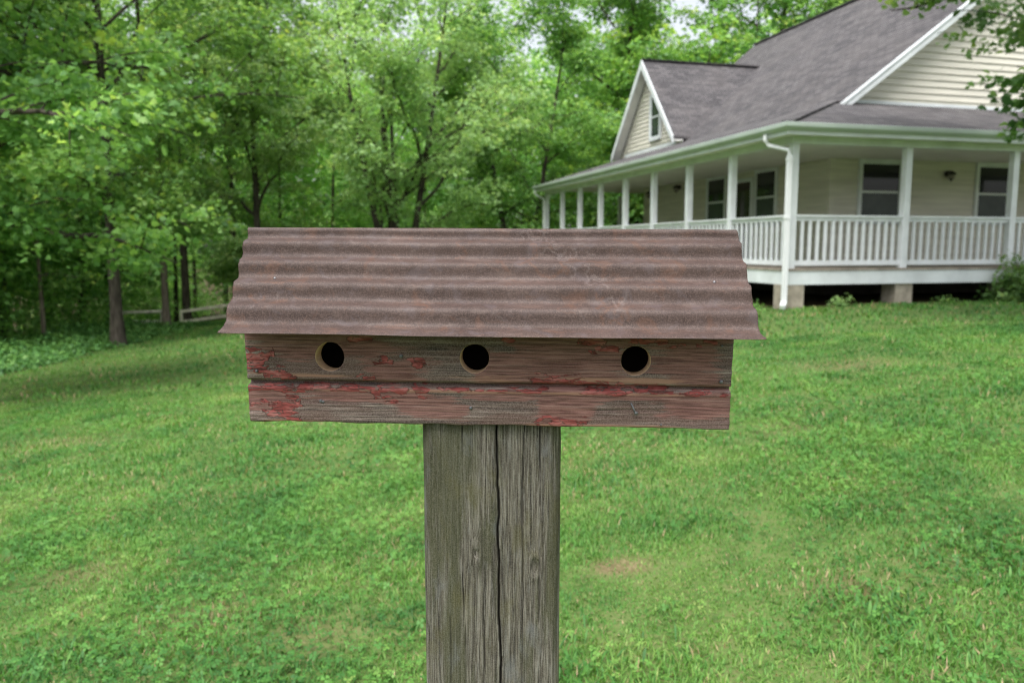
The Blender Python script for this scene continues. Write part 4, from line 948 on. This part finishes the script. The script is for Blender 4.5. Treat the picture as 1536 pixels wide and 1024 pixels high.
# leafy ground plants between lawn and wood
def undergrowth():
    rng = np.random.default_rng(123); n = 3400
    y = 10+26*rng.random(n)**.9; x = edge_x(y)-.05-np.abs(rng.normal(0, 1.7, n))-rng.random(n)*.4
    d = edge_x(y)-x; h = np.clip(.08+.16*d, .08, np.where(y > 25, .10, .45))*rng.uniform(.5, 1.3, n)*(1+.5*fbm(x*.8, y*.8, octaves=2, seed=5))
    per = 26; ci = np.repeat(np.arange(n), per); m = n*per; an = rng.random(m)*6.283; rr = np.sqrt(rng.random(m))*.32
    C = np.stack([x, y, gz(x, y)], -1)[ci]+np.stack([np.cos(an)*rr, np.sin(an)*rr, h[ci]*rng.uniform(.3, 1, m)], -1)
    V, F, T = leaves(C, np.stack([np.cos(an), np.sin(an), 0*an], -1), .10, rng, np.clip(.5+.2*rng.normal(0, 1, n)[ci]+.12*rng.normal(0, 1, m), 0, 1), .5)
    o = mesh_np('undergrowth', V, F, M_under, attrs={'tint': T}); tag(o, 'low leafy plants between the lawn and the wood', 'undergrowth', kind='stuff')
undergrowth()

def bush(name, label, x, y, r, h, n_spray, per, leaf, seed, cat, mat=None, spray=.2):
    rng = np.random.default_rng(seed); z = float(gz(x, y)); root = thing(name, label, cat, (x, y, z))
    u = rng.normal(0, 1, (n_spray, 3)); u /= np.linalg.norm(u, axis=1)[:, None]; u[:, 2] = np.abs(u[:, 2]); u *= rng.uniform(.5, 1.1, n_spray)[:, None]
    C = u*np.array([r, r, h]); ci = np.repeat(np.arange(n_spray), per); m = len(ci); an = rng.random(m)*6.283; rr = np.sqrt(rng.random(m))*spray
    P = C[ci]+np.stack([np.cos(an)*rr, np.sin(an)*rr, rng.normal(0, spray*.4, m)], -1); P[:, 2] = np.maximum(P[:, 2], .02)
    V, F, T = leaves(P, u[ci]+.3*np.stack([np.cos(an), np.sin(an), 0*an], -1), leaf, rng, np.clip(.35+.15*rng.normal(0, 1, n_spray)[ci]+.12*rng.normal(0, 1, m), 0, 1), .6)
    mesh_np('foliage', V, F, mat or M_leaf, root, attrs={'tint': T})
    k = max(4, n_spray//8); bl = []
    for i in range(k):
        e = C[rng.integers(n_spray)]; bl.append((np.array([[0, 0, -.05], e*.5+[0, 0, .05*h], e]), np.array([.012, .009, .004])*(1+r)))
    v, f = tubes(bl, 5); mesh_np('stem', v, f, M_bark, root)
    return root
p = HC+HR*5.1+HL*(-.75); bush('shrub', 'rounded dark green shrub in front of the porch at the right edge', p[0], p[1], .95, 1.0, 200, 40, .075, 3, 'shrub', M_leafdark, .2)
p = HC+HR*.95+HL*(-.25); bush('weed', 'small bright weed sprouting between the corner pier and the next pier', p[0], p[1], .16, .22, 14, 12, .07, 5, 'plant', M_leaflite, .1)
p = HC+HR*(-.5)+HL*(.25); bush('weed', 'low weed growing left of the downspout at the porch corner', p[0], p[1], .22, .16, 16, 12, .06, 7, 'plant', M_leaf, .12)
p = HC+HR*3.3+HL*(-.2); bush('weed', 'tiny weed under the porch skirt right of the middle pier', p[0], p[1], .2, .1, 12, 10, .055, 9, 'plant', M_leaf, .12)

# ------------------------------------------------------------------ rail fences at the wood's edge
def fence(label, posts, mat, h, lo, seed):
    x0, y0, zt0 = posts[0]; zb = float(gz(x0, y0)); root = thing('rail_fence', label, 'fence', (x0, y0, zb)); off = (x0, y0, zb)
    for (x, y, zt) in posts:
        m = MB(off); g = float(gz(x, y)); m.box(x-.045, x+.045, y-.045, y+.045, g-.2, zt+.02); m.build('post', mat, root, bevel=.008)
    for (a, b) in zip(posts[:-1], posts[1:]):
        for dz in (-.04, lo):
            m = MB(off); m.bar((a[0]+.0, a[1]-.065, a[2]+dz), (b[0], b[1]-.065, b[2]+dz), .04, .10); m.build('rail', mat, root, bevel=.006)
FA = [(-14.65, 29, -.918), (-12.78, 29, -.869)]
FB = [(-12.49, 30, -.961), (-10.6, 30, -.71), (-8.7, 30, -.52)]
fence('old grey two-rail fence half hidden behind the stout maple trunk', FA, M_railwood2, 0, -.40, 1)
fence('pale two-rail fence rising towards the birdhouse', FB, M_railwood, 0, -.43, 2)

# ------------------------------------------------------------------ camera, light, view
cam = bpy.data.cameras.new('camera'); co = bpy.data.objects.new('camera', cam); COL.objects.link(co)
co.location = (0, 0, 1.45); co.rotation_euler = (PI/2-math.atan(143/1195), 0, 0)
cam.sensor_width = 36; cam.lens = 36*1195/1536; cam.clip_start = .05; cam.clip_end = 3000
cam.dof.use_dof = True; cam.dof.focus_distance = 1.02; cam.dof.aperture_fstop = 6.3; cam.dof.aperture_blades = 7
S.camera = co

SUN_EL, SUN_AZ = 66, 205       # degrees: elevation, compass bearing (behind and left of the camera)
w = bpy.data.worlds.new('World'); S.world = w; w.use_nodes = True
nt = w.node_tree; bg = nt.nodes['Background']
sky = nt.nodes.new('ShaderNodeTexSky'); sky.sky_type = 'NISHITA'; sky.sun_disc = False
sky.sun_elevation = math.radians(SUN_EL); sky.sun_rotation = math.radians(SUN_AZ); sky.air_density = 1.0; sky.dust_density = 5.0; sky.ozone_density = 1.0
hs = nt.nodes.new('ShaderNodeHueSaturation'); hs.inputs['Saturation'].default_value = .30
nt.links.new(sky.outputs[0], hs.inputs['Color']); nt.links.new(hs.outputs[0], bg.inputs['Color']); bg.inputs['Strength'].default_value = .14
sl = bpy.data.lights.new('sun', 'SUN'); sl.energy = 1.5; sl.angle = math.radians(50); sl.color = (1, .97, .92)
so = bpy.data.objects.new('sun', sl); COL.objects.link(so)
az, el = math.radians(SUN_AZ), math.radians(SUN_EL)
sd = Vector((math.sin(az)*math.cos(el), math.cos(az)*math.cos(el), math.sin(el)))
so.rotation_euler = sd.to_track_quat('Z', 'Y').to_euler(); so.location = (0, -5, 12)
S.view_settings.view_transform = 'Standard'; S.view_settings.look = 'None'; S.view_settings.gamma = 1; S.view_settings.exposure = 1.2
S.cycles.max_bounces = 10; S.cycles.diffuse_bounces = 6; S.cycles.transmission_bounces = 6; S.cycles.pixel_filter_type = 'BLACKMAN_HARRIS'; S.cycles.filter_width = 1.2; S.cycles.use_denoising = True; S.cycles.denoising_prefilter = 'NONE'
